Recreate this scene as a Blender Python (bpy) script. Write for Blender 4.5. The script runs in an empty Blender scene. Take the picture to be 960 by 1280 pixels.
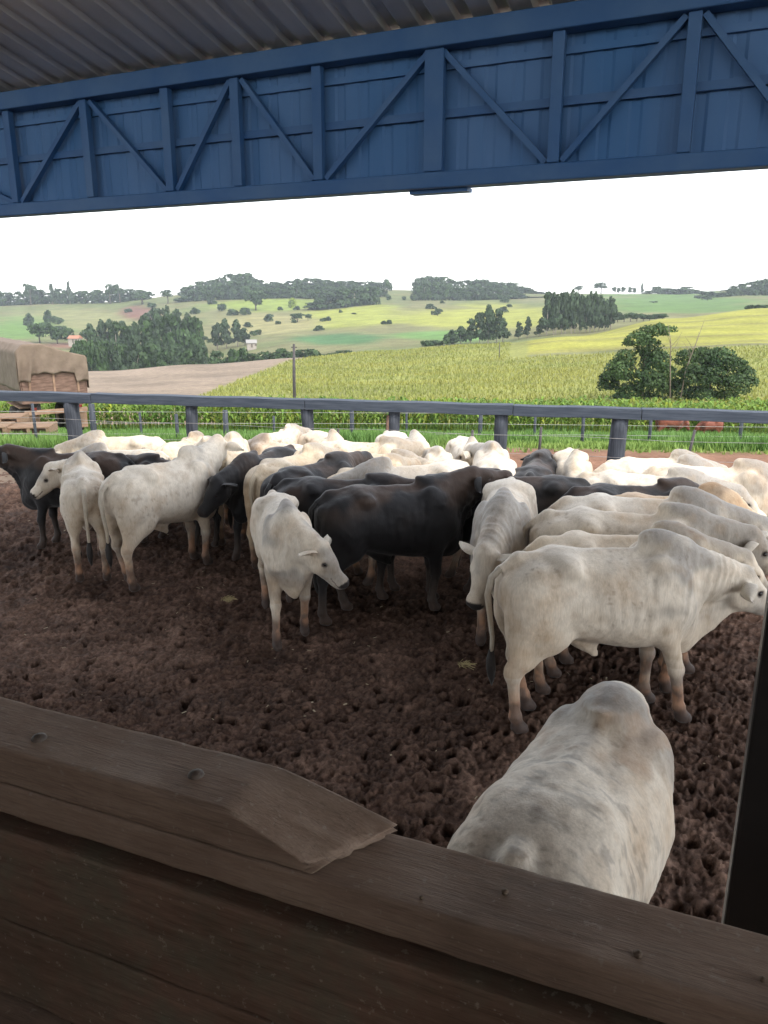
import bpy, math, random
import numpy as np
from mathutils import Vector, Matrix

rad = math.radians
# ------------------------------------------------------------------ camera, world, sun
SC = bpy.context.scene
PITCH = rad(15.14); EYE = 3.0; FPX = 961.0
cam_d = bpy.data.cameras.new('camera'); cam = bpy.data.objects.new('camera', cam_d)
SC.collection.objects.link(cam); SC.camera = cam
cam.location = (0, 0, EYE); cam.rotation_euler = (rad(90) - PITCH, 0, 0)
cam_d.sensor_fit = 'VERTICAL'; cam_d.sensor_height = 32.0; cam_d.lens = 32.0 * FPX / 1280.0
cam_d.clip_start = 0.05; cam_d.clip_end = 6000

SUN_EL = rad(51); SUN_DIR = Vector((0.70, -0.71, 0)).normalized()      # horizontal direction TOWARDS the sun
w = bpy.data.worlds.new('World'); SC.world = w; w.use_nodes = True
nt = w.node_tree; nt.nodes.clear()
sky = nt.nodes.new('ShaderNodeTexSky'); sky.sky_type = 'NISHITA'; sky.sun_disc = False
sky.sun_elevation = SUN_EL
sky.sun_rotation = math.atan2(SUN_DIR.x, SUN_DIR.y)
sky.air_density = 1.0; sky.dust_density = 1.0; sky.ozone_density = 1.0
bg = nt.nodes.new('ShaderNodeBackground'); bg.inputs[1].default_value = 0.15
wo = nt.nodes.new('ShaderNodeOutputWorld')
hs = nt.nodes.new('ShaderNodeHueSaturation'); hs.inputs['Saturation'].default_value = .26     # thin bright cloud: a paler sky
nt.links.new(sky.outputs[0], hs.inputs['Color']); nt.links.new(hs.outputs[0], bg.inputs[0]); nt.links.new(bg.outputs[0], wo.inputs[0])
sun_d = bpy.data.lights.new('sun', 'SUN'); sun = bpy.data.objects.new('sun', sun_d)
SC.collection.objects.link(sun); sun_d.energy = 0.85; sun_d.angle = rad(10.0); sun_d.color = (1.0, 0.94, 0.84)
sv = Vector((SUN_DIR.x * math.cos(SUN_EL), SUN_DIR.y * math.cos(SUN_EL), math.sin(SUN_EL)))
sun.rotation_euler = sv.to_track_quat('Z', 'Y').to_euler()
SC.view_settings.view_transform = 'Standard'; SC.view_settings.look = 'None'
SC.view_settings.exposure = 1.88; SC.view_settings.gamma = 1.0
SC.view_settings.use_curve_mapping = False
SC.render.engine = 'CYCLES'
SC.cycles.use_denoising = True
SC.cycles.max_bounces = 6; SC.cycles.diffuse_bounces = 3; SC.cycles.glossy_bounces = 2
SC.cycles.transparent_max_bounces = 6; SC.cycles.volume_bounces = 0

# ------------------------------------------------------------------ helpers
def ray(px, py):
    u = (px - 480) / FPX; v = (640 - py) / FPX
    return (u, math.cos(PITCH) + v * math.sin(PITCH), -math.sin(PITCH) + v * math.cos(PITCH))
def at(px, py, z):
    d = ray(px, py); t = (z - EYE) / d[2]
    return Vector((d[0] * t, d[1] * t, z))
def z_on(py, y):                                   # height seen at picture row py at forward distance y
    d = ray(480, py); return EYE + d[2] / d[1] * y
def x_on(px, py, y):
    d = ray(px, py); return d[0] / d[1] * y

def tag(o, label=None, cat=None, group=None, kind=None):
    if label: o['label'] = label
    if cat: o['category'] = cat
    if group: o['group'] = group
    if kind: o['kind'] = kind
    return o
def empty(name, loc=(0, 0, 0), rz=0, label=None, cat=None, group=None):
    o = bpy.data.objects.new(name, None); SC.collection.objects.link(o)
    o.location = loc; o.rotation_euler = (0, 0, rz); o.empty_display_size = 0.1
    return tag(o, label, cat, group)
def build_mesh(name, V, quads=None, tris=None, mats=(), col=None, midx=None, smooth=True):
    V = np.asarray(V, np.float32).reshape(-1, 3)
    q = np.asarray(quads if quads is not None else [], np.int32).reshape(-1, 4)
    t = np.asarray(tris if tris is not None else [], np.int32).reshape(-1, 3)
    me = bpy.data.meshes.new(name)
    me.vertices.add(len(V)); me.vertices.foreach_set('co', V.ravel())
    me.loops.add(q.size + t.size)
    me.loops.foreach_set('vertex_index', np.concatenate([q.ravel(), t.ravel()]).astype(np.int32))
    n = len(q) + len(t); me.polygons.add(n)
    st = np.concatenate([np.arange(len(q)) * 4, q.size + np.arange(len(t)) * 3]).astype(np.int32)
    me.polygons.foreach_set('loop_start', st)
    if midx is not None: me.polygons.foreach_set('material_index', np.asarray(midx, np.int32))
    me.polygons.foreach_set('use_smooth', np.full(n, smooth))
    for m in mats: me.materials.append(m)
    if col is not None:
        a = me.color_attributes.new('Col', 'FLOAT_COLOR', 'POINT')
        c = np.ones((len(V), 4), np.float32); c[:, :3] = col; a.data.foreach_set('color', c.ravel())
    me.update(calc_edges=True)
    return me
def add(name, me, parent=None, loc=(0, 0, 0), rot=(0, 0, 0)):
    o = bpy.data.objects.new(name, me); SC.collection.objects.link(o)
    o.location = loc; o.rotation_euler = rot
    if parent is not None: o.parent = parent
    return o

class MB:                                          # collects boxes and tubes into one mesh
    def __init__(s): s.v = []; s.q = []; s.n = 0
    def addv(s, V, Q):
        V = np.asarray(V, float).reshape(-1, 3); Q = np.asarray(Q, int).reshape(-1, 4)
        s.v.append(V); s.q.append(Q + s.n); s.n += len(V); return s
    def box(s, c, size, R=None):
        h = np.array(size) / 2.0
        V = np.array([[x, y, z] for x in (-1, 1) for y in (-1, 1) for z in (-1, 1)]) * h
        if R is not None: V = V @ np.array(R).T
        return s.addv(V + np.array(c), [[0, 1, 3, 2], [4, 6, 7, 5], [0, 4, 5, 1], [2, 3, 7, 6], [0, 2, 6, 4], [1, 5, 7, 3]])
    def bar(s, a, b, w, h, up=(0, 0, 1)):           # a box running from a to b
        a = np.array(a, float); b = np.array(b, float); d = b - a; L = np.linalg.norm(d); d /= L
        upv = np.array(up, float); sd = np.cross(d, upv); sd /= np.linalg.norm(sd); u2 = np.cross(sd, d)
        return s.box((a + b) / 2, (L, w, h), np.stack([d, sd, u2], 1))
    def tube(s, pts, radii, n=8, caps=True, squash=None):
        P = np.array(pts, float); m = len(P); R = np.broadcast_to(np.array(radii, float), (m,))
        T = np.gradient(P, axis=0); T /= np.linalg.norm(T, axis=1)[:, None] + 1e-9
        ref = np.array([0, 0, 1.0]) if abs(T[:, 2]).mean() < 0.8 else np.array([1.0, 0, 0])
        rings = []
        for i in range(m):
            a = np.cross(T[i], ref); a /= np.linalg.norm(a) + 1e-9; b = np.cross(a, T[i])
            th = np.arange(n) * 2 * math.pi / n
            rings.append(P[i] + R[i] * (np.cos(th)[:, None] * a + np.sin(th)[:, None] * b))
        V = np.concatenate(rings); Q = []
        for i in range(m - 1):
            for j in range(n):
                k = (j + 1) % n; Q.append([i * n + j, i * n + k, (i + 1) * n + k, (i + 1) * n + j])
        if caps:
            V = np.concatenate([V, P[:1], P[-1:]]); c0 = m * n; c1 = c0 + 1
            for j in range(0, n, 2):
                Q.append([c0, (j + 2) % n, (j + 1) % n, j])
                o = (m - 1) * n; Q.append([c1, o + j, o + (j + 1) % n, o + (j + 2) % n])
        return s.addv(V, Q)
    def mesh(s, name, mat, smooth=False, col=None):
        return build_mesh(name, np.concatenate(s.v), np.concatenate(s.q), None, [mat] if mat else [], col, None, smooth)
    def build(s, name, mat, parent=None, smooth=False, bevel=0, loc=(0, 0, 0), rot=(0, 0, 0)):
        o = add(name, s.mesh(name, mat, smooth), parent, loc, rot)
        if bevel:
            m = o.modifiers.new('bevel', 'BEVEL'); m.width = bevel; m.segments = 2; m.limit_method = 'ANGLE'
        return o

def _hash(i, j, k, seed):
    n = (i.astype(np.int64) * 73856093) ^ (j.astype(np.int64) * 19349663) ^ (k.astype(np.int64) * 83492791) ^ (seed * 2654435761)
    n = (n ^ (n >> 13)) * 1274126177; n = n & 0x7fffffff; n = (n ^ (n >> 16)) * 668265263; n = n & 0x7fffffff
    return (n & 0xffffff) / float(0xffffff)
def vnoise(P, scale, seed=0):                       # value noise in 0..1
    P = np.asarray(P, float) * scale + 1000.0; I = np.floor(P).astype(int); f = P - I; f = f * f * (3 - 2 * f)
    x, y, z = I[..., 0], I[..., 1], I[..., 2]; r = 0
    for a in (0, 1):
        wx = f[..., 0] if a else 1 - f[..., 0]
        for b in (0, 1):
            wy = f[..., 1] if b else 1 - f[..., 1]
            for c in (0, 1):
                wz = f[..., 2] if c else 1 - f[..., 2]
                r = r + wx * wy * wz * _hash(x + a, y + b, z + c, seed)
    return r
def fbm(P, scale, seed=0, octs=3):
    r = 0; a = 1; t = 0
    for i in range(octs): r = r + a * vnoise(P, scale * 2.03 ** i, seed + i * 17); t += a; a *= 0.5
    return r / t
def sstep(a, b, x): t = np.clip((x - a) / (b - a), 0, 1); return t * t * (3 - 2 * t)
def lerp(a, b, t): return a + (b - a) * t

# ------------------------------------------------------------------ materials
def new_mat(name):
    m = bpy.data.materials.new(name); m.use_nodes = True; t = m.node_tree; t.nodes.clear()
    o = t.nodes.new('ShaderNodeOutputMaterial'); b = t.nodes.new('ShaderNodeBsdfPrincipled')
    t.links.new(b.outputs[0], o.inputs[0]); return m, t, b
def nz(t, scale, detail=4, rough=.6, src='Object', stretch=None, loc=None):
    tc = t.nodes.new('ShaderNodeTexCoord'); n = t.nodes.new('ShaderNodeTexNoise')
    n.inputs['Scale'].default_value = scale; n.inputs['Detail'].default_value = detail; n.inputs['Roughness'].default_value = rough
    if stretch is not None or loc is not None:
        mp = t.nodes.new('ShaderNodeMapping'); 
        if stretch is not None: mp.inputs['Scale'].default_value = stretch
        if loc is not None: mp.inputs['Location'].default_value = loc
        t.links.new(tc.outputs[src], mp.inputs[0]); t.links.new(mp.outputs[0], n.inputs['Vector'])
    else: t.links.new(tc.outputs[src], n.inputs['Vector'])
    return n.outputs['Fac']
def ramp(t, fac, stops):
    r = t.nodes.new('ShaderNodeValToRGB'); e = r.color_ramp.elements
    while len(e) < len(stops): e.new(0.5)
    for i, (p, c) in enumerate(stops):
        e[i].position = p; e[i].color = (*c, 1) if not isinstance(c, (int, float)) else (c, c, c, 1)
    t.links.new(fac, r.inputs[0]); return r.outputs[0]
def mixc(t, fac, a, b, mode='MIX'):
    m = t.nodes.new('ShaderNodeMix'); m.data_type = 'RGBA'; m.blend_type = mode
    for i, x in ((0, fac), (6, a), (7, b)):
        if isinstance(x, (int, float)): m.inputs[i].default_value = x if i == 0 else (x, x, x, 1)
        elif isinstance(x, tuple): m.inputs[i].default_value = (*x, 1)
        else: t.links.new(x, m.inputs[i])
    return m.outputs[2]
def bump(t, b, h, strength=.3, dist=.01, prev=None):
    n = t.nodes.new('ShaderNodeBump'); n.inputs['Strength'].default_value = strength; n.inputs['Distance'].default_value = dist
    t.links.new(h, n.inputs['Height'])
    if prev is not None: t.links.new(prev, n.inputs['Normal'])
    t.links.new(n.outputs[0], b.inputs['Normal']); return n.outputs[0]
def simple(name, c1, c2, scale=5, rough=.7, bs=.3, bd=.01, stretch=None, spec=.3, metal=0, detail=5, lo=.35, hi=.65):
    m, t, b = new_mat(name); f = nz(t, scale, detail, .6, 'Object', stretch)
    t.links.new(ramp(t, f, [(lo, c1), (hi, c2)]), b.inputs['Base Color'])
    b.inputs['Roughness'].default_value = rough; b.inputs['Specular IOR Level'].default_value = spec; b.inputs['Metallic'].default_value = metal
    if bs: bump(t, b, f, bs, bd)
    return m
# ------------------------------------------------------------------ terrain: heights from a table of surveyed rows
TY = np.array([13.5, 16, 25, 45, 60, 90, 150, 220, 300, 420, 600, 850, 1100, 1500, 2200], float)
TX = np.array([-500, 0, 120, 240, 380, 480, 600, 720, 840, 960, 1500], float)
TP = np.array([
 [596, 562, 552, 540, 522, 497, 479, 468, 482, 440, 418, 397, 379, 400, 420],
 [596, 562, 552, 540, 522, 497, 479, 468, 482, 440, 418, 397, 379, 400, 420],
 [596, 562, 552, 540, 522, 497, 478, 464, 482, 450, 420, 397, 378, 400, 420],
 [596, 562, 552, 540, 522, 496, 472, 456, 478, 450, 420, 385, 368, 390, 410],
 [596, 562, 552, 540, 520, 492, 465, 447, 452, 432, 408, 381, 363, 390, 410],
 [596, 562, 552, 540, 520, 490, 462, 440, 441, 425, 400, 376, 363, 390, 410],
 [596, 562, 552, 541, 520, 488, 458, 432, 436, 418, 396, 376, 368, 390, 410],
 [596, 563, 553, 541, 520, 486, 452, 421, 424, 405, 388, 373, 369, 390, 410],
 [596, 564, 554, 542, 520, 484, 445, 412, 398, 400, 386, 374, 368, 390, 410],
 [596, 566, 555, 543, 520, 482, 440, 408, 386, 388, 380, 368, 362, 390, 410],
 [596, 566, 555, 543, 520, 482, 440, 408, 386, 388, 380, 368, 362, 390, 410]], float)
def terrain_z(x, y):
    x = np.asarray(x, float); y = np.asarray(y, float)
    yc = np.maximum(y, 13.5)
    px = 480 + FPX * x / (yc * math.cos(PITCH)); px = np.clip(px, -500, 1500)
    # smooth interpolation in log depth
    ly = np.log(TY); l = np.clip(np.log(yc), ly[0], ly[-1] - 1e-6)
    i = np.clip(np.searchsorted(ly, l, side='right') - 1, 0, len(TY) - 2); t = (l - ly[i]) / (ly[i + 1] - ly[i]); 
    j = np.clip(np.searchsorted(TX, px, side='right') - 1, 0, len(TX) - 2); u = np.clip((px - TX[j]) / (TX[j + 1] - TX[j]), 0, 1); u = u * u * (3 - 2 * u)
    def zz(jj, ii):
        v = (640 - TP[jj, ii]) / FPX
        return EYE + TY[ii] * (-math.sin(PITCH) + v * math.cos(PITCH)) / (math.cos(PITCH) + v * math.sin(PITCH))
    def row(jj):
        i0 = np.maximum(i - 1, 0); i3 = np.minimum(i + 2, len(TY) - 1)
        p0, p1, p2, p3 = zz(jj, i0), zz(jj, i), zz(jj, i + 1), zz(jj, i3)
        Y0, Y1, Y2, Y3 = TY[i0], TY[i], TY[i + 1], TY[i3]
        s1 = (p2 - p0) / np.maximum(Y2 - Y0, 1e-6); s2 = (p3 - p1) / np.maximum(Y3 - Y1, 1e-6); dy = Y2 - Y1
        tt = np.clip((yc - Y1) / dy, 0, 1); h00 = 2 * tt ** 3 - 3 * tt ** 2 + 1; h10 = tt ** 3 - 2 * tt ** 2 + tt
        return h00 * p1 + h10 * dy * s1 + (1 - h00) * p2 + (tt ** 3 - tt ** 2) * dy * s2
    z = row(j) * (1 - u) + row(j + 1) * u
    P = np.stack([x, y, x * 0], -1)
    z = z + (fbm(P, .012, 3, 4) - .5) * np.clip((y - 250) / 300, 0, 1) * 5
    return np.where(y < 13.5, -.05, np.where(y < 15, lerp(-.05, z, np.clip((y - 13.5) / 1.5, 0, 1)), z))
def tz(x, y): return float(terrain_z(np.array([x]), np.array([y]))[0])
# ------------------------------------------------------------------ ground and fields
def px_of(x, y): return 480 + FPX * x / (y * math.cos(PITCH))
GR = new_mat('ground_soil'); _m, _t, _b = GR
_a = _t.nodes.new('ShaderNodeAttribute'); _a.attribute_name = 'Col'
_f1 = nz(_t, .9, 6, .7); _f2 = nz(_t, .06, 5, .6); _f3 = nz(_t, 9, 4, .7)
_c = mixc(_t, 1, _a.outputs['Color'], ramp(_t, _f1, [(.3, .62), (.7, 1.25)]), 'MULTIPLY')
_c = mixc(_t, 1, _c, ramp(_t, _f2, [(.35, .78), (.65, 1.15)]), 'MULTIPLY')
_c = mixc(_t, 1, _c, ramp(_t, _f3, [(.3, .8), (.7, 1.15)]), 'MULTIPLY')
_t.links.new(_c, _b.inputs['Base Color']); _b.inputs['Roughness'].default_value = .95; _b.inputs['Specular IOR Level'].default_value = .1
bump(_t, _b, _f3, .5, .05)
cols = np.arange(-900, 1900, 6.0); rows = np.exp(np.linspace(math.log(13.2), math.log(2150), 300))
PXg, Yg = np.meshgrid(cols, rows, indexing='ij'); Xg = (PXg - 480) / FPX * math.cos(PITCH) * Yg
Zg = terrain_z(Xg, Yg)
vv = (Zg - EYE) / Yg; ang = np.arctan(vv) + PITCH; PYg = 640 - FPX * np.tan(ang)
P3 = np.stack([Xg, Yg, Zg * 0], -1); jn = fbm(P3, .02, 5, 4) - .5; jn2 = fbm(P3, .15, 6, 3) - .5
past = np.array([.135, .155, .062]); C = np.tile(past, PXg.shape + (1,))
def paint(mask, c):
    global C
    C = C * (1 - mask[..., None]) + np.array(c) * mask[..., None]
def ellm(cx, cy, rx, ry, soft=.35):
    d = np.sqrt(((PXg - cx) / rx) ** 2 + ((PYg - cy) / ry) ** 2) + jn * 1.1; return sstep(1 + soft, 1 - soft, d) * (Yg > 240)
paint(sstep(-.05, .1, jn), (.17, .165, .075))
paint(ellm(600, 398, 110, 15), (.27, .28, .06)); paint(ellm(440, 396, 75, 16), (.26, .28, .06)); paint(ellm(330, 382, 70, 9), (.20, .25, .055))
paint(ellm(330, 405, 60, 14), (.25, .23, .10)); paint(ellm(95, 400, 80, 12), (.20, .20, .085)); paint(ellm(25, 411, 55, 12), (.12, .20, .05))
paint(ellm(430, 425, 62, 8), (.07, .15, .055)); paint(ellm(560, 420, 70, 7), (.12, .22, .06)); paint(ellm(175, 392, 26, 8), (.17, .09, .062))
paint(ellm(100, 432, 60, 4), (.20, .11, .075)); paint(ellm(840, 378, 110, 12), (.10, .17, .045))
right = sstep(600, 680, PXg + jn * 120) * (Yg > 170) * (Yg < 330); paint(right, (.28, .275, .055))
for yy, wd in ((172, 2.2), (196, 3), (232, 4), (262, 3)):
    paint(right * np.exp(-((Yg - yy - jn * 30) / wd) ** 2) * .7, (.17, .15, .06))
crop = (Yg > 53) & (Yg < 255) & ~((PXg > 660) & (Yg > 165)); crop_m = crop * 1.0
paint(crop_m, (.22, .228, .066))
brown = sstep(-10, 10, (238 + (Yg - 88) / 130 * 150) - PXg + jn * 30) * (Yg > 72) * (Yg < 262); paint(brown, (.245, .19, .14))
paint((Yg > 51) * (Yg < 75) * (PXg < 260) * 1.0, (.30, .20, .14))
paint((Yg <= 53) * 1.0, (.09, .17, .035))
dirt_edge = 17.2 + sstep(500, 200, PXg) * -1.5 + jn2 * 3; paint(sstep(1, -1, Yg - dirt_edge), (.21, .115, .075))
paint(sstep(1, -1, Yg - dirt_edge) * sstep(300, 0, PXg), (.22, .165, .125))
nC, nR = PXg.shape; V = np.stack([Xg, Yg, Zg], -1).reshape(-1, 3)
ii, jj = np.meshgrid(np.arange(nC - 1), np.arange(nR - 1), indexing='ij'); b0 = (ii * nR + jj).ravel()
Q = np.stack([b0, b0 + nR, b0 + nR + 1, b0 + 1], 1)
o0 = len(V); V = np.concatenate([V, [[-70, -60, -.30], [70, -60, -.30], [70, 13.6, -.30], [-70, 13.6, -.30]]]); Q = np.concatenate([Q, [[o0, o0 + 1, o0 + 2, o0 + 3]]])
CC = np.concatenate([C.reshape(-1, 3), np.tile([.10, .07, .055], (4, 1))])
tag(add('ground', build_mesh('ground', V, Q, None, [_m], CC)), kind='structure')

# yard fence line in plan
FA = np.array([-7.0, 14.2]); FB = np.array([5.7, 11.4]); FD = (FB - FA) / np.linalg.norm(FB - FA); FN = np.array([-FD[1], FD[0]])
# ------------------------------------------------------------------ trampled mud of the yard
_m, _t, _b = new_mat('trampled_mud')
_a = _t.nodes.new('ShaderNodeAttribute'); _a.attribute_name = 'Col'
_f1 = nz(_t, 3.0, 6, .7); _f2 = nz(_t, 26, 6, .75); _f3 = nz(_t, 110, 3, .7)
_c = mixc(_t, 1, _a.outputs['Color'], ramp(_t, _f1, [(.3, .65), (.7, 1.3)]), 'MULTIPLY')
_c = mixc(_t, 1, _c, ramp(_t, _f2, [(.32, .5), (.68, 1.5)]), 'MULTIPLY')
_t.links.new(_c, _b.inputs['Base Color']); _t.links.new(ramp(_t, _f1, [(.35, .75), (.6, .98)]), _b.inputs['Roughness'])
_b.inputs['Specular IOR Level'].default_value = .12
_p = bump(_t, _b, _f2, .8, .02); bump(_t, _b, _f3, .6, .006, _p)
mc = np.arange(-420, 1420, 2.3); mr = np.exp(np.arange(math.log(1.15), math.log(14.0), .0042))
PXm, Y = np.meshgrid(mc, mr, indexing='ij'); X = (PXm - 480) / FPX * .9 * (Y + .35); P = np.stack([X, Y, X * 0], -1)
big = fbm(P, 1.1, 1, 2) - .5; tramp = sstep(.35, .6, fbm(P + 7, .35, 9, 2))
def warp(s, a): return P + np.stack([fbm(P, s, 51, 2), fbm(P, s, 52, 2), X * 0], -1) * a
wa = warp(9, .11); wb = warp(22, .05)
n1 = vnoise(wa, 10, 3); n2 = vnoise(wb, 24, 4); n3 = vnoise(wb, 50, 5); n4 = vnoise(P, 80, 6)
n0 = vnoise(wa, 4.6, 13); clod = sstep(.35, .7, n0) * .008 + sstep(.35, .65, n1) * .016 + sstep(.36, .64, n2) * .020 + sstep(.36, .64, n3) * .012 + (n4 - .5) * .004
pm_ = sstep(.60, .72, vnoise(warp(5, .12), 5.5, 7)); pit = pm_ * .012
hd_ = np.full(X.shape, 9.0); cs = .17                                  # hoof prints: jittered cells, each a small pit with a pushed-up rim
ci, cj = np.floor(X / cs).astype(int), np.floor(Y / cs).astype(int)
for di in (-1, 0, 1):
    for dj in (-1, 0, 1):
        a_, b_ = ci + di + 500, cj + dj + 500; r1, r2, r3 = _hash(a_, b_, a_ * 0, 91), _hash(a_, b_, a_ * 0, 92), _hash(a_, b_, a_ * 0, 93)
        ddx, ddy = X - (ci + di + .15 + .7 * r1) * cs, Y - (cj + dj + .15 + .7 * r2) * cs; th = r3 * 6.28
        e1 = (ddx * np.cos(th) + ddy * np.sin(th)) / .055; e2 = (-ddx * np.sin(th) + ddy * np.cos(th)) / .038
        dd_ = np.sqrt(e1 ** 2 + e2 ** 2) / (.7 + .5 * r1); hd_ = np.minimum(hd_, np.where(r3 < .30 + .5 * tramp, dd_ * (.85 + .5 * r2), 9.0))
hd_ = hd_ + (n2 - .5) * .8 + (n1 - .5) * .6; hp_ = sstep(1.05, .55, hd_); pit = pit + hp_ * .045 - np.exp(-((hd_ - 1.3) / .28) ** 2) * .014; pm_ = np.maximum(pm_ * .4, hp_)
n2 = n2 * (1 - .5 * pm_); insd = (X - FA[0]) * FN[0] + (Y - FA[1]) * FN[1]                       # >0 beyond the fence
amp = sstep(.4, -.6, insd); near_f = lerp(.85, 1.05, tramp)
Z = (big * .08 + (clod - pit) * near_f - .045) * lerp(.25, 1, amp) + .035 * (1 - amp) - .02
dryness = sstep(.45, .75, fbm(P, .8, 21, 3)) * .45
base = lerp(np.array([.078, .046, .033]), np.array([.215, .136, .100]), np.clip(dryness + sstep(.45, .75, n3) * .35 + sstep(.5, .8, fbm(P, 5, 25, 3)) * .4, 0, 1)[..., None])
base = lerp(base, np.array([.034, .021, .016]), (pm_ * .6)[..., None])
dry_out = sstep(-.3, .5, insd + (fbm(P, 2, 23, 2) - .5) * .8)
base = lerp(base, lerp(np.array([.20, .11, .07]), np.array([.21, .155, .12]), sstep(2, -4, X)[..., None]), dry_out[..., None])
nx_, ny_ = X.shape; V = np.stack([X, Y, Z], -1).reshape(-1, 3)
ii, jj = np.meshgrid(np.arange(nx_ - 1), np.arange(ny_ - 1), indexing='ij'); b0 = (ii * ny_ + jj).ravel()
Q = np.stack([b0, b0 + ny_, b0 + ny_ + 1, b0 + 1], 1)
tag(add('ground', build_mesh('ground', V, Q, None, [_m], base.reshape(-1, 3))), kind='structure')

# ------------------------------------------------------------------ grass, corn and the crop field (leaves as real blades)
def leaf_mat(name, c1, c2, scale=1.0, trans=.25, rough=.6):
    m, t, b = new_mat(name); a = t.nodes.new('ShaderNodeAttribute'); a.attribute_name = 'Col'
    f = nz(t, scale, 4, .6); c = ramp(t, f, [(.3, c1), (.7, c2)]); c = mixc(t, 1, c, a.outputs['Color'], 'MULTIPLY')
    t.links.new(c, b.inputs['Base Color']); b.inputs['Roughness'].default_value = rough; b.inputs['Specular IOR Level'].default_value = .2
    if trans:
        o = [n for n in t.nodes if n.type == 'OUTPUT_MATERIAL'][0]; tr = t.nodes.new('ShaderNodeBsdfTranslucent'); mx = t.nodes.new('ShaderNodeMixShader')
        t.links.new(c, tr.inputs[0]); mx.inputs[0].default_value = trans; t.links.new(b.outputs[0], mx.inputs[1]); t.links.new(tr.outputs[0], mx.inputs[2]); t.links.new(mx.outputs[0], o.inputs[0])
    return m
M_GRASS = leaf_mat('grass_blades', (.12, .20, .05), (.21, .30, .085), .5)
M_CORN = leaf_mat('corn_leaves', (.075, .155, .025), (.19, .27, .045), .35)
M_CROP = leaf_mat('crop_leaves', (.225, .235, .065), (.26, .265, .078), .03)
RS = np.random.RandomState(4)
def blades(name, X, Y, H, Wd, lean, mat, label, colv, nb=3, z0=None):
    n = len(X); V = []; T = []; Cc = []; Wd = np.broadcast_to(np.asarray(Wd, float), (n,))[:, None]
    Z0 = terrain_z(X, Y) - .02 if z0 is None else z0
    for k in range(nb):
        a = RS.rand(n) * 6.283; dx, dy = np.cos(a), np.sin(a); h = H * (.6 + .6 * RS.rand(n)); l = lean * h * RS.rand(n); b = RS.rand(n) * 6.283
        p = np.stack([X, Y, Z0], 1) + np.stack([np.cos(b), np.sin(b), b * 0], 1) * (Wd * 1.5)
        w_ = (Wd * .5)
        v0 = p - np.stack([dx, dy, dx * 0], 1) * w_; v1 = p + np.stack([dx, dy, dx * 0], 1) * w_
        v2 = p + np.stack([dy * l, -dx * l, h], 1)
        V.append(np.stack([v0, v1, v2], 1).reshape(-1, 3)); c = colv * (.8 + .4 * RS.rand(n))[:, None]; Cc.append(np.repeat(c, 3, 0))
    V = np.concatenate(V); T = np.arange(len(V)).reshape(-1, 3)
    return tag(add(name, build_mesh(name, V, None, T, [mat], np.concatenate(Cc), None, False)), label, name.replace('_', ' '), kind='stuff')
n = 42000; y = 15.6 + 34 * RS.rand(n) ** 1.3; px = -60 + 1100 * RS.rand(n); x = (px - 480) / FPX * math.cos(PITCH) * y
edge = 17.4 - sstep(500, 200, px) * 1.5 + (fbm(np.stack([x, y, x * 0], -1), .15, 6, 3) - .5) * 3
k = (y > edge) | (RS.rand(n) < .12); x, y = x[k], y[k]
cl = fbm(np.stack([x, y, x * 0], -1), .35, 61, 3)
blades('grass', x, y, .10 + .26 * sstep(.35, .7, cl), .045 + y * .0006, .7, M_GRASS, 'bright green grass strip between the yard fence and the corn', lerp(np.array([1.25, 1.15, 1.0]), np.array([.75, .9, .8]), sstep(.35, .65, cl)[:, None]), 3)
# corn plants: stalk and arching leaves
def corn():
    V = []; Q = []; Cc = []; n0 = 0
    for r in range(8):
        yy = 45.2 + r * .85
        xs = np.arange(-29, 29, .26); xs = xs + RS.randn(len(xs)) * .05
        ys = yy + RS.randn(len(xs)) * .08 - .07 * xs * .15
        zs = terrain_z(xs, ys); hs = 1.55 + .3 * RS.rand(len(xs)) + .25 * (vnoise(np.stack([xs, ys, xs * 0], 1), .25, 8) - .5)
        for i in range(len(xs)):
            h = hs[i]; c = np.array([1, 1, 1]) * (.75 + .5 * RS.rand()); p = np.array([xs[i], ys[i], zs[i]])
            if RS.rand() < .2: c = c * [1.3, 1.0, .7]
            V += [p + (-.02, 0, 0), p + (.02, 0, 0), p + (.012, 0, h), p + (-.012, 0, h)]; Cc += [c * [1.0, .9, .7]] * 4; Q.append([n0, n0 + 1, n0 + 2, n0 + 3]); n0 += 4
            nl = 8 if r < 3 else 4
            for l in range(nl):
                z1 = h * (.25 + .7 * (l + RS.rand() * .6) / nl) if r < 3 else h * (.6 + .4 * RS.rand()); a = RS.rand() * 6.283; d = np.array([math.cos(a), math.sin(a), 0]); s_ = np.array([-d[1], d[0], 0]) * .075
                L = .38 + .25 * RS.rand(); q0 = p + (0, 0, z1); q1 = q0 + d * L * .5 + (0, 0, .22); q2 = q0 + d * L + (0, 0, .22 - .35 * RS.rand())
                cc = c * (.8 + .4 * RS.rand())
                V += [q0 - s_ * .6, q0 + s_ * .6, q1 + s_, q1 - s_, q2 + s_ * .15, q2 - s_ * .15]; Cc += [cc] * 6
                Q += [[n0, n0 + 1, n0 + 2, n0 + 3], [n0 + 3, n0 + 2, n0 + 4, n0 + 5]]; n0 += 6
    tag(add('corn', build_mesh('corn', np.array(V), np.array(Q), None, [M_CORN], np.array(Cc), None, False)), 'strip of tall green corn standing behind the grass', 'corn', kind='stuff')
corn()
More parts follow.
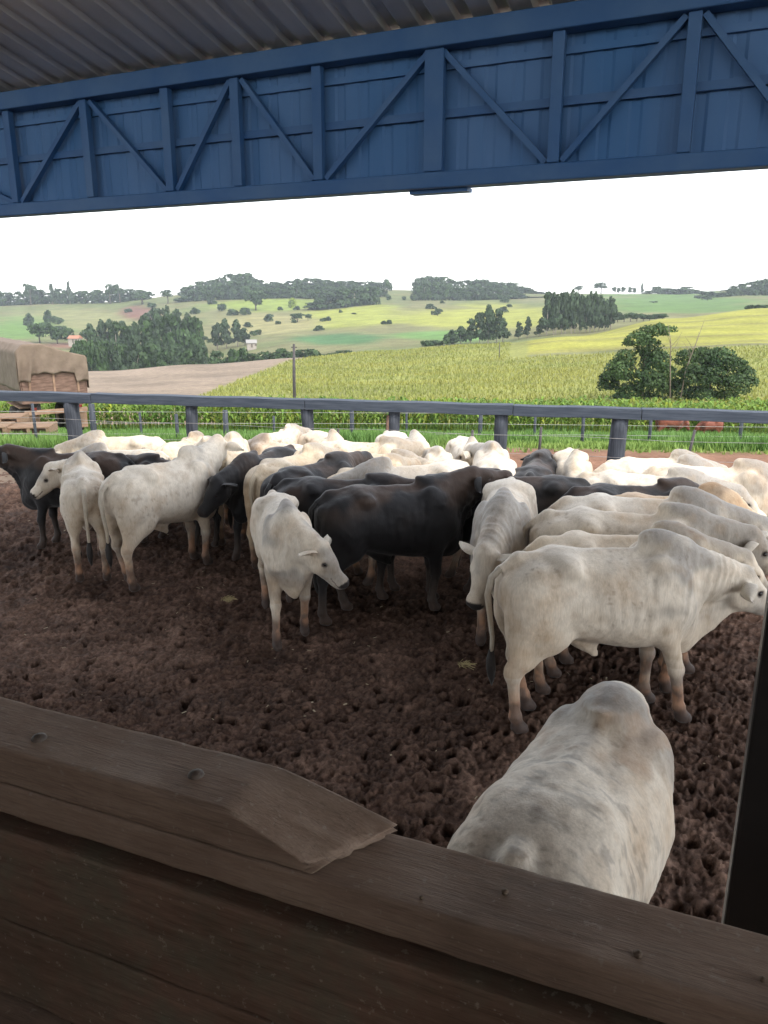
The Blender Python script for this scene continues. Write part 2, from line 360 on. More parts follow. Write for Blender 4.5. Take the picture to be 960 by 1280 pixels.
# crop rows across the slope beyond
Xs = []; Ys = []
yy = 54.0
while yy < 235:
    st_ = .18 + yy * .0035; x = np.arange((-150 - 480) / FPX * yy, (1100 - 480) / FPX * yy, st_); x = x + RS.randn(len(x)) * st_ * .3
    Xs.append(x); Ys.append(yy + x * .05 + RS.randn(len(x)) * .10); yy += .8 + yy * .0045
x = np.concatenate(Xs); y = np.concatenate(Ys); pxx = px_of(x, y); jn_ = fbm(np.stack([x, y, x * 0], -1), .02, 5, 4) - .5
k = (pxx > (238 + (y - 88) / 130 * 150) + jn_ * 30 + 4) & ~((pxx > 640) & (y > 165)) & ~((y < 76) & (pxx < 262)); x, y = x[k], y[k]
pn = fbm(np.stack([x, y * 2, x * 0], -1), .07, 71, 3); k = RS.rand(len(x)) < sstep(.2, .4, pn) + .3; x, y, pn = x[k], y[k], pn[k]
blades('crop_field', x, y, .30 + .0016 * y, .12 + y * .0012, .6, M_CROP, 'wide field of yellow green crop rows beyond the corn', lerp(np.array([.93, .99, .95]), np.array([1.1, 1.06, .92]), sstep(.3, .7, pn)[:, None]), 2)

# ------------------------------------------------------------------ trees
M_BARK = simple('tree_bark', (.09, .07, .055), (.17, .14, .11), 6, .9, .5, .02)
M_PALE = simple('pale_bark', (.25, .21, .17), (.42, .37, .31), 5, .9, .4, .02)
M_LEAF = leaf_mat('tree_leaves', (.026, .058, .022), (.062, .105, .034), .35, .2, .55)
M_LEAF2 = leaf_mat('gum_leaves', (.030, .058, .032), (.066, .100, .046), .35, .2, .55)
M_LEAF3 = leaf_mat('bright_leaves', (.16, .24, .04), (.26, .32, .06), .35, .25, .55)
def crown_mesh(name, clumps, nl, size, mat, seed):
    r = np.random.RandomState(seed); V = []; n_tot = 0; Cc = []
    wt = np.array([c[3] * c[4] for c in clumps]); wt = wt / wt.sum()
    for c, w_ in zip(clumps, wt):
        n = max(8, int(nl * w_)); d = r.randn(n, 3); d /= np.linalg.norm(d, axis=1)[:, None]; d[:, 2] = np.where(d[:, 2] < -.5, -d[:, 2], d[:, 2])
        rr = (.55 + .5 * r.rand(n) ** .6) * (1 + .25 * (vnoise(d * 3 + seed, 1.0, seed) - .5)); p = np.array(c[:3]) + d * rr[:, None] * np.array([c[3], c[3], c[4]])
        nrm = d + r.randn(n, 3) * .55; nrm /= np.linalg.norm(nrm, axis=1)[:, None]
        a = np.cross(nrm, r.randn(n, 3)); a /= np.linalg.norm(a, axis=1)[:, None]; b = np.cross(nrm, a)
        s_ = size * (.6 + .8 * r.rand(n))[:, None]
        V.append(np.stack([p - a * s_ - b * s_ * .6, p + a * s_ * .7 - b * s_ * .7, p + a * s_ + b * s_ * .6, p - a * s_ * .6 + b * s_ * .8], 1).reshape(-1, 3))
        tone = (.75 + .5 * r.rand()) * (.75 + .5 * r.rand(n)); Cc.append(np.repeat(np.stack([tone * 1.05, tone, tone * .95], 1), 4, 0))
    V = np.concatenate(V); return build_mesh(name, V, np.arange(len(V)).reshape(-1, 4), None, [mat], np.concatenate(Cc), None, False)
def trunk_mesh(paths, mat, name='trunk'):
    m = MB()
    for pts, rad_ in paths: m.tube(pts, rad_, 7)
    return m.mesh(name, mat, True)
KINDS = {}
def kinds():
    r = random.Random(3)
    u = r.uniform
    for v in range(4):
        cl = [(u(-.28, .28), u(-.28, .28), u(.30, .82), u(.16, .25), u(.12, .2)) for _ in range(12)] + [(0, 0, .55, .34, .28)]
        KINDS['round%d' % v] = (crown_mesh('crown', cl, 1000, .048, M_LEAF, 10 + v), trunk_mesh([([(0, 0, -.05), (.01, 0, .25), (.0, .02, .6)], [.035, .028, .012]), ([(0, 0, .2), (.14, .05, .5)], [.018, .008]), ([(0, 0, .18), (-.14, -.06, .48)], [.018, .008])], M_BARK))
        cl = [(u(-.32, .32), u(-.3, .3), u(.08, .72), u(.22, .34), u(.16, .26)) for _ in range(10)] + [(u(-.25, .25), u(-.2, .2), .84, .2, .14) for _ in range(3)]
        KINDS['wood%d' % v] = (crown_mesh('crown', cl, 800, .060, M_LEAF, 60 + v), trunk_mesh([([(0, 0, -.05), (.01, 0, .7)], [.03, .012])], M_PALE))
        cl = [(u(-.26, .26) * (1.25 - z), u(-.26, .26) * (1.25 - z), z + u(-.04, .04), u(.17, .30) * (1.2 - z * .6), u(.07, .12)) for z in np.linspace(.2, .92, 14)]
        KINDS['tall%d' % v] = (crown_mesh('crown', cl, 900, .045, M_LEAF2, 20 + v), trunk_mesh([([(0, 0, -.05), (u(-.04, .04), 0, .4), (0, .01, .9)], [.028, .02, .006]), ([(0, 0, .3), (u(-.2, .2), .1, .6)], [.014, .006])], M_PALE))
        cl = [(u(-.34, .34), u(-.34, .34), u(.50, .86), u(.16, .26), u(.10, .18)) for _ in range(12)]
        KINDS['flat%d' % v] = (crown_mesh('crown', cl, 600, .045, M_LEAF, 30 + v), trunk_mesh([([(0, 0, -.05), (.02, 0, .35), (0, 0, .8)], [.05, .035, .03]), ([(.01, 0, .4), (.2, .1, .8)], [.025, .014]), ([(.01, 0, .38), (-.22, -.05, .8)], [.025, .014])], M_BARK))
        cl = [(u(-.28, .28), u(-.28, .28), u(.12, .6), u(.18, .28), u(.2, .32)) for _ in range(8)]
        KINDS['shrub%d' % v] = (crown_mesh('crown', cl, 450, .075, M_LEAF, 40 + v), trunk_mesh([([(0, 0, -.05), (.03, 0, .5)], [.03, .012])], M_BARK))
        KINDS['bright%d' % v] = (crown_mesh('crown', cl, 450, .075, M_LEAF3, 50 + v), trunk_mesh([([(0, 0, -.05), (.03, 0, .5)], [.03, .012])], M_BARK))
kinds()
TR = random.Random(8)
def tree(px, y, top, wpx, kind, label, group=None, base=None, name='tree'):
    v = TR.randrange(4); cm, tm = KINDS[kind + str(v)]
    py0 = 400; x = x_on(px, py0, y); z = tz(x, y)
    for _ in range(2):
        a = math.atan((z - EYE) / y) + PITCH; py0 = 640 - FPX * math.tan(a); x = x_on(px, py0, y); z = tz(x, y)
    if base is not None: z = z_on(base, y) if z_on(base, y) > z else z
    h = max(z_on(top, y) - z, 1.5); w_ = wpx * y / FPX
    nm = name if name != 'tree' else {'round': 'broadleaf_tree', 'wood': 'broadleaf_tree', 'tall': 'gum_tree', 'flat': 'umbrella_tree', 'shrub': 'shrub', 'bright': 'shrub'}[kind]
    root = empty(nm, (x, y, z - .1), TR.random() * 6.28, label, {'shrub': 'shrub', 'bright': 'shrub'}.get(kind, 'tree'), group)
    root.scale = (w_, w_, h)
    add('crown', cm, root); add('trunk', tm, root); return root
G1, G2, G3, G4, G5, G6 = ('trees along the left ridge', 'trees of the middle ridge wood', 'trees of the wood right of the ridge gap', 'trees filling the valley behind the bare field', 'tall gum trees in the block on the right slope', 'trees along the right ridge')
for i, px in enumerate(range(-16, 192, 10)): tree(px + TR.uniform(-3, 3), 1020, 362 + TR.uniform(-2, 4), 17, 'wood', 'dark tree in the low band of trees along the left ridge', G1)
for px, tp, k in ((39, 354, 'flat'), (66, 355, 'tall'), (88, 351, 'tall'), (138, 355, 'flat'), (150, 355, 'flat')): tree(px, 1000, tp, 9 if k == 'tall' else 14, k, 'thin taller tree rising above the left ridge band', 'taller trees of the left ridge')
tree(178, 960, 364, 26, 'flat', 'flat topped dark tree at the right end of the left ridge band')
tree(210, 930, 362, 16, 'flat', 'lone umbrella shaped tree left of the ridge wood')
tree(190, 900, 376, 14, 'shrub', 'dark bush below the flat topped ridge tree')
prof = [(228, 360), (240, 353), (265, 348), (290, 341), (312, 341), (330, 350), (350, 352), (370, 347), (400, 345), (420, 350), (440, 348), (460, 351), (476, 350), (490, 352)]
pxs = np.arange(228, 482, 7.5)
for r_ in (0, 1):
    for px in pxs: tree(px + TR.uniform(-3, 3), 1040 - r_ * 110, np.interp(px, *zip(*prof)) + TR.uniform(0, 4) + r_ * 8, 17, 'wood', 'dark tree of the dense wood crowning the middle ridge', G2)
tree(483, 950, 347, 14, 'round', 'tree group end standing left of the gap in the ridge'); 
tree(320, 800, 361, 28, 'round', 'pale round tree standing below the middle ridge wood')
for px, tp, w_ in ((393, 378, 20), (404, 372, 24), (416, 364, 28), (430, 361, 28), (443, 360, 24), (455, 360, 20), (466, 358, 18), (400, 384, 16)): tree(px, 800, tp, w_ * 1.2, 'wood', 'dark tree in the sloping clump below the middle ridge wood', 'trees of the clump under the middle ridge')
for px, tp, w_, y, l in ((277, 376, 15, 800, 'round dark bush leftmost on the slope below the ridge wood'), (292, 385, 15, 760, 'left bush of the close pair on the slope'), (306, 382, 17, 760, 'right bush of the close pair on the slope'), (335, 392, 13, 680, 'small bush in the middle of the pale slope'),
                       (399, 405, 13, 560, 'small dark bush on the yellow field edge'), (443, 391, 9, 680, 'tiny bush on the yellow slope under the sloping clump'), (245, 382, 14, 780, 'bush beside the tall gum trees on the slope'), (387, 376, 8, 830, 'tiny bush right of the bright yellow one')):
    tree(px, y, tp, w_, 'shrub', l)
tree(365, 830, 370, 11, 'bright', 'bright yellow green bush below the ridge wood')
tree(372, 650, 391, 18, 'round', 'pale loose tree between slope and yellow field'); tree(385, 660, 392, 10, 'round', 'small tree touching the pale loose one')
for i in range(17): px = 106 + i * 9.5; tree(px + TR.uniform(-3, 3), 310 + TR.uniform(-15, 20), 424 + TR.uniform(-5, 12) + max(0, (px - 200) * .1), 27, TR.choice(['wood', 'tall', 'round']), 'leafy tree in the valley wood behind the bare field', G4)
for i in range(15): px = 120 + i * 9; tree(px + TR.uniform(-3, 3), 400 + TR.uniform(-15, 20), 397 + TR.uniform(-6, 10), 27, TR.choice(['tall', 'tall', 'wood']), 'leafy tree in the valley wood behind the bare field', G4)
for px, tp in ((186, 392), (198, 386), (210, 383), (224, 386), (236, 392), (248, 399)): tree(px, 520, tp, 25, 'tall', 'tall gum tree in the upper stand of the valley wood', 'upper stand of gum trees')
for px, tp in ((272, 404), (283, 399), (297, 400), (306, 410)): tree(px, 480, tp, 24, 'tall', 'tree in the tight group right of the valley wood', 'tight group of valley trees')
for px in range(262, 440, 10): tree(px, 305 + TR.uniform(-8, 12), 437 + TR.uniform(-5, 5) - (6 if 285 < px < 305 else 0), 22, TR.choice(['wood', 'shrub']), 'low tree of the row along the far edge of the bare field', 'low trees along the far field edge')
for px, tp, w_, l in ((50, 402, 30, 'large round tree left in the group on the far left slope'), (72, 406, 22, 'middle tree of the group on the far left slope'), (86, 409, 20, 'small tree on the far left slope beside the houses'), (110, 410, 27, 'round dark tree by the small houses')): tree(px, 520, tp, w_, 'round', l)
for px, tp, w_, l in ((38, 388, 14, 'bush high on the far left slope'), (60, 385, 12, 'narrow bush beside the smoke on the far left slope'), (72, 391, 16, 'wide bush under the ridge on the far left slope')): tree(px, 750, tp, w_, 'shrub', l)
prof = [(520, 346), (530, 343), (548, 344), (565, 348), (580, 350), (600, 347), (620, 351), (640, 352), (660, 360), (690, 367)]
for r_ in (0, 1):
    for px in np.arange(522, 688, 7.5): tree(px + TR.uniform(-2, 2), 1000 - r_ * 130, np.interp(px, *zip(*prof)) + TR.uniform(0, 3) + r_ * 9, 16, 'wood', 'dark tree of the long wood right of the ridge gap', G3)
tree(547, 620, 385, 12, 'round', 'lone round tree on the bright yellow slope')
for px, tp in ((566, 412), (576, 408), (588, 398), (599, 391), (610, 382), (621, 386), (628, 398)): tree(px, 345, tp, 25, 'tall', 'gum tree in the pointed clump left of the gum block', 'pointed clump of gum trees')
tree(560, 345, 414, 19, 'shrub', 'lighter green bush at the left foot of the pointed gum clump')
for px in (532, 540, 548): tree(px, 345, 424, 14, 'shrub', 'low bush of the hedge left of the pointed gum clump', 'low hedge bushes')
for px, tp, l in ((648, 402, 'slim tree in the gap before the gum block'), (659, 396, 'thin tree in the gap, second from the gum block'), (674, 400, 'small tree touching the left side of the gum block')): tree(px, 350, tp, 15, 'tall', l)
for r_ in (0, 1):
    for px in np.arange(684, 768, 6.0): tree(px + TR.uniform(-2, 2), 345 + r_ * 30, 364 + TR.uniform(-2, 7) + max(0, px - 745) * .5, 19, 'tall', 'tall gum tree in the dark block on the right slope', G5)
for px in range(772, 830, 8): tree(px, 420, 391 + TR.uniform(-3, 3), 15, 'round', 'low tree of the row right of the gum block', 'low trees right of the gum block')
tree(723, 1050, 357, 12, 'flat', 'umbrella tree on the ridge above the gum block'); tree(751, 1050, 353, 18, 'flat', 'lone wide umbrella tree on the skyline right of centre')
for px, tp in ((767, 358), (773, 359), (779, 358), (787, 358), (793, 359)): tree(px, 1060, tp, 6, 'round', 'tiny skyline tree in the row right of the umbrella tree', 'tiny skyline trees')
tree(802, 1060, 354, 6, 'tall', 'slim pointed tree ending the tiny skyline row')
for px, tp in ((812, 363), (822, 358), (834, 360), (846, 361), (857, 358), (868, 362), (878, 364), (888, 364), (898, 366), (908, 362), (918, 357), (928, 354), (938, 352), (948, 350), (958, 348), (968, 348), (980, 347)): tree(px, 1000 if px < 875 else 820, tp, 19, 'wood', 'dark tree on the ridge at the right', G6)
tree(817, 700, 376, 14, 'round', 'dark round tree on the far slope right of the gum block')
tree(884, 760, 370, 14, 'round', 'tree standing forward of the right ridge row')
for px in (936, 946, 956): tree(px, 330, 380, 12, 'shrub', 'low bush at the top of the bright yellow field', 'bushes topping the yellow field')

for k in range(46):
    px = TR.uniform(20, 640); y = TR.choice([560, 640, 720, 800, 880]); x = x_on(px, 395, y); pyb = 640 - FPX * math.tan(math.atan((tz(x, y) - EYE) / y) + PITCH)
    hp_ = TR.uniform(4, 10); tree(px, y, pyb - hp_, hp_ * TR.uniform(1.1, 1.8), 'shrub', 'small bush scattered over the far pasture slopes', 'bushes scattered over the far slopes')
M_DEAD = simple('dead_wood', (.13, .10, .08), (.22, .18, .14), 5, .9, .3, .02)
# the two big trees in the crop, and the bare trunks between them
def big_tree(px, y, label, clumps, limbs, nl, seed):
    x = x_on(px, 500, y); root = empty('broadleaf_tree', (x, y, tz(x, y) - .1), 0, label, 'tree')
    add('crown', crown_mesh('crown', clumps + [(c[0] + TR.uniform(-.9, .9), c[1] + TR.uniform(-.6, .6), c[2] + TR.uniform(-.5, .6), c[3] * .45, c[4] * .4) for c in clumps for _ in (0, 1)], int(nl * 1.5), .10, M_LEAF, seed), root); add('trunk', trunk_mesh(limbs, M_BARK), root)
S = 75 / FPX
def cp(dx, py, r, rz, dy=0): return (dx * S * 1.04, dy, z_on(py, 75) - tz(x_on(840, 500, 75), 75), r * S * .88, rz * S * .86)
big_tree(800, 75, 'big dark tree with a taller leaning crown, left of the pair in the crop field',
    [cp(-28, 465, 22, 20), cp(-36, 480, 16, 18, 1), cp(-22, 448, 16, 14), cp(-8, 425, 20, 14), cp(8, 414, 20, 10, .5), cp(26, 411, 13, 6), cp(4, 435, 20, 16), cp(14, 452, 22, 18), cp(2, 475, 24, 20, -1), cp(22, 484, 20, 18), cp(-12, 490, 22, 14), cp(30, 468, 14, 14), cp(-20, 500, 20, 12), cp(16, 502, 22, 12)],
    [([(0, 0, -.2), (.1, 0, 2), (.3, .1, 5), (.2, 0, 7)], [.28, .22, .14, .06]), ([(.1, 0, 2), (-1.4, .2, 4.2)], [.14, .06]), ([(.2, 0, 3), (1.5, -.2, 4.6)], [.12, .05]), ([(.1, 0, 1.5), (-2.2, 0, 2.8)], [.12, .05])], 9000, 71)
big_tree(885, 75, 'big dark tree with a broad round crown, right of the pair in the crop field',
    [cp(-30, 450, 18, 16), cp(-12, 446, 20, 14), cp(8, 448, 22, 16), cp(24, 458, 18, 16), cp(40, 470, 16, 14), cp(50, 478, 9, 9), cp(-24, 470, 22, 20, -1), cp(0, 472, 26, 22), cp(24, 482, 22, 20, -1), cp(-36, 488, 18, 18), cp(-10, 495, 24, 16), cp(18, 500, 22, 14), cp(-18, 505, 22, 10)],
    [([(0, 0, -.2), (-.1, 0, 2), (.2, .1, 4.4)], [.25, .2, .08]), ([(-.1, 0, 1.6), (-1.8, .2, 3.8)], [.13, .05]), ([(0, 0, 1.8), (2.2, -.2, 3.2)], [.13, .05])], 9000, 72)
for px, pts, l in ((838, [(0, 0, -.2), (-.3, 0, 3), (-.5, 0, 5.6), (-.9, .1, 7.2)], 'bare pale dead trunk between the two big trees, left of the two'), (850, [(0, 0, -.2), (.3, .1, 3), (.9, 0, 5.2), (1.5, 0, 7.4)], 'bare pale dead trunk leaning right between the two big trees')):
    x = x_on(px, 500, 73.5); m = MB(); m.tube(pts, [.07, .055, .035, .015], 6)
    for k in range(6):
        t_ = .4 + k * .1; p = np.array(pts[1]) * (1 - t_) + np.array(pts[2]) * t_; q = p + np.array([TR.uniform(-.9, .9), TR.uniform(-.3, .3), TR.uniform(.8, 1.6)]); m.tube([p, (p + q) / 2 + np.array([.1, 0, -.05]), q], [.025, .018, .008], 5)
    tag(m.build('dead_tree', M_DEAD, None, True, loc=(x, 73.5, tz(x, 73.5))), l, 'dead tree')

# small houses in the valley
M_RT = simple('roof_tile', (.30, .13, .08), (.40, .20, .13), 3, .8, 0); M_WALLP = simple('pale_plaster', (.30, .26, .22), (.38, .33, .28), 2, .9, 0); M_WALLW = simple('white_sheet', (.24, .23, .21), (.30, .28, .26), 2, .6, 0)
for px, y, w_, rm, l in ((129, 470, 6, M_RT, 'tiny house with an orange tiled roof among the far left trees'), (94, 480, 6, M_RT, 'tiny house with low dull red roof left of the orange roofed one'), (314, 440, 5, M_WALLW, 'tiny farm shed with a white roof right of the valley trees')):
    x = x_on(px, 425, y); z = max(tz(x, y), z_on(428 if px < 200 else 434, y)); root = empty('farm_house', (x, y, z), TR.uniform(-.4, .4), l, 'house')
    MB().box((0, 0, .0), (w_, 6, 4.6)).build('wall', M_WALLP, root)
    m = MB(); hw = w_ / 2 + .5; m.addv([[-hw, -3.5, 2.4], [hw, -3.5, 2.4], [hw, 3.5, 2.4], [-hw, 3.5, 2.4], [-hw, 0, 4.2], [hw, 0, 4.2]], [[0, 1, 5, 4], [3, 4, 5, 2], [0, 4, 3, 3], [1, 2, 5, 5], [0, 3, 2, 1]]); m.build('roof', rm, root)
    MB().box((0, -3.05, 1.0), (1.0, .1, 2)).build('door', M_BARK, root); MB().box((2.2, -3.05, 1.4), (1.1, .1, 1)).build('window', M_BARK, root)

# brown cows beyond, by the corn
for px, py, y, h, l in ((838, 538, 43.0, 5, 'red brown cow standing in the corn edge, larger of the two'), (888, 540, 43.3, 170, 'red brown cow half hidden in the corn edge, smaller of the two')):
    pass
# ------------------------------------------------------------------ shed roof, truss and sheeted gable
ED = np.array([.907, -.421]); EN = np.array([.421, .907]); E0 = np.array([-4.13, 8.82])
EANG = math.atan2(ED[1], ED[0])
M_SHEET = simple('roof_sheet', (.38, .385, .40), (.52, .52, .53), 2.5, .45, .1, .01, (1, .08, 1), .4, .5)
M_FLARE_BLUE = simple('flare_blue_steel', (.022, .082, .21), (.050, .115, .235), 1.6, .55, .1, .005)  # blue veil of lens flare painted into the steel colour, with dusty mottling
M_FLARE_SHEET = simple('flare_blue_sheet', (.036, .118, .27), (.070, .150, .30), 1.2, .6, .1, .005, (1, 1, .2))  # same flare blue, lightened to offset the shade on the sheeting
shed = empty('cattle_shed', (E0[0], E0[1], 0), EANG, 'open shed roof with flare tinted truss and sheeted edge over the viewer', 'shed')
def corr(u0, u1, pitch, hgt, f):
    prof = [(0, 0), (.52, 0), (.62, 1), (.90, 1), (1.0, 0)]; us = []; hs = []
    k = 0
    while u0 + k * pitch < u1:
        for a, b in prof[:-1]: us.append(u0 + (k + a) * pitch); hs.append(b * hgt)
        k += 1
    return us, hs
us, hs = corr(-13, 17, .30, .035, None); TL = math.tan(rad(13))
V = []; Q = []; nn_ = [.45, -4.0, -8.5, -13]
for u, h in zip(us, hs):
    for n_ in nn_: V.append((u, n_, 5.10 - n_ * TL + h))
k = len(nn_)
for i in range(len(us) - 1):
    for j in range(k - 1): Q.append([i * k + j, i * k + j + 1, (i + 1) * k + j + 1, (i + 1) * k + j])
rf = add('roof', build_mesh('roof', np.array(V), np.array(Q), None, [M_SHEET], None, None, False), shed)
sm = rf.modifiers.new('t', 'SOLIDIFY'); sm.thickness = .004
m = MB()
for n_ in (-3.2, -6.4, -9.6): m.box((2, n_, 5.0 - n_ * TL), (29.5, .07, .12))
m.build('purlin', M_SHEET, shed)
us, hs = corr(-13, 17, .22, .010, None); V = []; Q = []
for u, h in zip(us, hs): V += [(u, .09 + h, 3.93), (u, .09 + h, 5.05)]
for i in range(len(us) - 1): Q.append([2 * i, 2 * i + 1, 2 * i + 3, 2 * i + 2])
ws = add('fascia_sheet', build_mesh('fascia_sheet', np.array(V), np.array(Q), None, [M_FLARE_SHEET], None, None, False), shed)
sm = ws.modifiers.new('t', 'SOLIDIFY'); sm.thickness = .004
MB().box((2, 0, 4.99), (29.8, .16, .16)).build('top_chord', M_FLARE_BLUE, shed, bevel=.01)
MB().box((2, 0, 3.96), (29.8, .16, .12)).build('bottom_chord', M_FLARE_BLUE, shed, bevel=.01)
MB().box((2, .063, 4.46), (29.8, .04, .06)).build('girt', M_FLARE_BLUE, shed)
MB().box((2, .068, 4.80), (29.8, .03, .05)).build('girt', M_FLARE_SHEET, shed)
def eu(px, py=235):                                # place along the eave of what shows at a picture column
    d = ray(px, py); t = (E0 @ EN) / (d[0] * EN[0] + d[1] * EN[1]); return float((np.array(d[:2]) * t - E0) @ ED)
verts = sorted([eu(p) for p in (-330, -160, 20, 115, 215, 300, 400, 542, 690, 850, 1010, 1250)])
for i, u in enumerate(verts):
    MB().box((u, 0, 4.47), (.16 if i in (7,) else .09, .07, .88)).build('vertical', M_FLARE_BLUE, shed, bevel=.006)
for i in range(len(verts) - 1):
    a, b = verts[i], verts[i + 1]; z0, z1 = (4.90, 4.04) if i % 2 == 1 else (4.04, 4.90)
    MB().bar((a + .06, .02, z0), (b - .06, .02, z1), .045, .06, (0, 1, 0)).build('diagonal', M_FLARE_BLUE, shed)
MB().box((eu(548), .05, 3.885), (.5, .12, .03)).build('joint_plate', M_FLARE_BLUE, shed)

# near steel post that carries the roof
M_POST = simple('black_steel', (.010, .011, .012), (.022, .023, .025), 4, .35, .15, .004, None, .5)
p = at(938, 1145, 2.0) ; pv = np.array(at(936, 1145, 2.02))
post = MB().box((0, 0, 2.6), (.075, .075, 5.5)).build('steel_post', M_POST, None, bevel=.006, loc=(pv[0], pv[1], 0), rot=(0, 0, EANG))
tag(post, 'black steel post rising just beyond the timber rail at the right edge', 'post')

# ------------------------------------------------------------------ timber rail in the foreground
def wood(name, c1, c2, c3, dark=1.0):
    m, t, b = new_mat(name)
    g = nz(t, 4, 6, .65, 'Object', (1.2, 14, 14)); g2 = nz(t, 30, 5, .7, 'Object', (1, 9, 9)); bl = nz(t, 7, 5, .65); bl2 = nz(t, 2.6, 4, .6, 'Object', None, (3, 1, 7)); sp = nz(t, 70, 3, .6)
    c = ramp(t, g, [(.3, c1), (.7, c2)]); c = mixc(t, ramp(t, bl, [(.45, 0.0), (.7, .75)]), c, c3)
    c = mixc(t, ramp(t, bl2, [(.45, 0.0), (.62, .55)]), c, (.12, .08, .055)); c = mixc(t, ramp(t, sp, [(.63, 0.0), (.70, .6)]), c, (.38, .32, .26))
    g3 = nz(t, 1.6, 4, .6, 'Object', (.5, 20, 20), (5, 2, 1)); c = mixc(t, 1, c, ramp(t, g3, [(.488, 1.0), (.498, .78), (.502, .78), (.512, 1.0)]), 'MULTIPLY')
    c = mixc(t, 1, c, ramp(t, g2, [(.3, .8), (.7, 1.1)]), 'MULTIPLY')
    t.links.new(c, b.inputs['Base Color']); t.links.new(ramp(t, bl, [(.3, .55), (.7, .85)]), b.inputs['Roughness']); b.inputs['Specular IOR Level'].default_value = .25
    p_ = bump(t, b, g2, .5, .003); bump(t, b, bl, .35, .008, p_); return m
M_W1 = wood('worn_timber', (.27, .185, .135), (.37, .275, .21), (.29, .20, .15))
M_W2 = wood('stained_timber', (.14, .082, .056), (.25, .16, .115), (.17, .175, .125))
M_W3 = wood('broken_timber', (.20, .15, .11), (.30, .23, .17), (.14, .10, .07))
RA = math.atan2(-.374, .927)
wk = empty('unseen_walkway', (0, .835, 0), RA, 'timber walkway and board wall added behind the viewer to block light', 'unseen_walkway')  # floor and wall out of view, added to keep light off the rail
for k in range(8): MB().box((0, -.17 - k * .2, 1.32), (7, .19, .05)).build('blocker_floor_board', M_W2, wk)
for k in range(13): MB().box((0, -2.2, 1.45 + k * .27), (9, .03, .255)).build('blocker_wall_board', M_W2, wk)
for u in (-4.45, 4.45): MB().box((u, -2.26, 2.5), (.14, .08, 5)).build('post', M_W2, wk)
rail = empty('timber_fence', (0, .835, 0), RA, 'thick dark timber rail with a spliced split plank, right in front of the viewer', 'fence')
def plank(name, u0, u1, v0, v1, ztop, zbot, mat, nu=160, nv=8, nz_=6, seed=1, rough=.0014, shape=None):
    """a worn board: closed grid box with uneven faces; shape(u, v, z) may bend it"""
    us = np.linspace(u0, u1, nu); ring = []; e_ = .0035
    def side(a, b, n_, fn):
        for q_ in sorted([a, a + e_ * np.sign(b - a), a + 2.5 * e_ * np.sign(b - a), b - 2.5 * e_ * np.sign(b - a), b - e_ * np.sign(b - a)] + list(np.linspace(a, b, n_ + 1)[1:-1]), reverse=b < a): ring.append(fn(q_))
    side(v0, v1, nv, lambda q_: (q_, ztop)); side(ztop, zbot, nz_, lambda q_: (v1, q_)); side(v1, v0, nv, lambda q_: (q_, zbot)); side(zbot, ztop, nz_, lambda q_: (v0, q_))
    ring = np.array(ring); m = len(ring); c = ring.mean(0)
    V = np.array([[u, r[0], r[1]] for u in us for r in ring])
    if shape: V = shape(V)
    hv, hz = abs(v1 - v0) / 2, (ztop - zbot) / 2; e = np.stack([V[:, 0] * 0, (V[:, 1] - (v0 + v1) / 2) / hv, (V[:, 2] - (ztop + zbot) / 2) / hz], 1)
    dc = np.minimum(1 - abs(e[:, 1]), 1) * hv + np.minimum(1 - abs(e[:, 2]), 1) * hz; corner = np.clip(1 - dc / .005, 0, 1); wear = (.0012 + .006 * np.maximum(fbm(V, 9, seed + 4, 3) - .4, 0)) * corner
    V = V - np.sign(e) * wear[:, None] * [0, 1, 1]
    V = V + (np.stack([fbm(V, 14, seed, 3), fbm(V, 14, seed + 1, 3), fbm(V, 14, seed + 2, 3)], 1) - .5) * 2 * rough * [0, 1, 1]
    Q = []
    for i in range(len(us) - 1):
        for j in range(m): k = (j + 1) % m; Q.append([i * m + j, (i + 1) * m + j, (i + 1) * m + k, i * m + k])
    n0 = len(V); V = np.concatenate([V, [V[:m].mean(0)], [V[-m:].mean(0)]]); T = []
    for j in range(m): k = (j + 1) % m; T.append([n0, j, k]); T.append([n0 + 1, n0 - m + k, n0 - m + j])
    return add(name, build_mesh(name, V, Q, T, [mat]), rail)
plank('cap_rail', -2.6, 1.9, 0, .128, 2.250, 2.192, M_W1, 420, seed=3)
def splice(V):
    V = V.copy(); v = V[:, 1] / .128; end = -.112 + .078 * np.clip(v, 0, 1) + (fbm(V * [0, 1, 1], 60, 5, 2) - .5) * .022
    u = V[:, 0]; u0 = -2.6; k = (u > -.5); un = -.5 + (u + .5) / (.0 + .5) * (end + .5); u = np.where(k, un, u)
    t = np.clip((u + .245) / (end + .245), 0, 1); t = t ** 1.15; top = 2.318 - t * .052; bot = 2.2515 + .004 * t
    f = (V[:, 2] - 2.2515) / (2.318 - 2.2515); V[:, 2] = bot + f * (top - bot); V[:, 0] = u
    V[:, 2] += sstep(.75, 1, t) * f * (fbm(V * [1, 3, 1], 28, 15, 2) - .5) * .012
    return V
plank('spliced_plank', -2.6, 0.0, 0.001, .127, 2.318, 2.2515, M_W1, 300, 12, 5, 7, .002, splice)
plank('gap_blocker_board', -2.6, 1.9, .052, .10, 2.188, 1.0, M_W2, 60, 3, 6, 31, .001)  # added behind the gap to block light and darken it
plank('board', -2.6, 1.9, -.004, .045, 2.162, 1.976, M_W2, 260, 4, 12, 11, .0016)
plank('board', -2.6, 1.9, -.002, .045, 1.970, 1.800, M_W2, 260, 4, 10, 13, .0025)
plank('board', -2.6, 1.9, -.045, .040, 1.782, 1.60, M_W1, 200, 4, 8, 17, .0025)
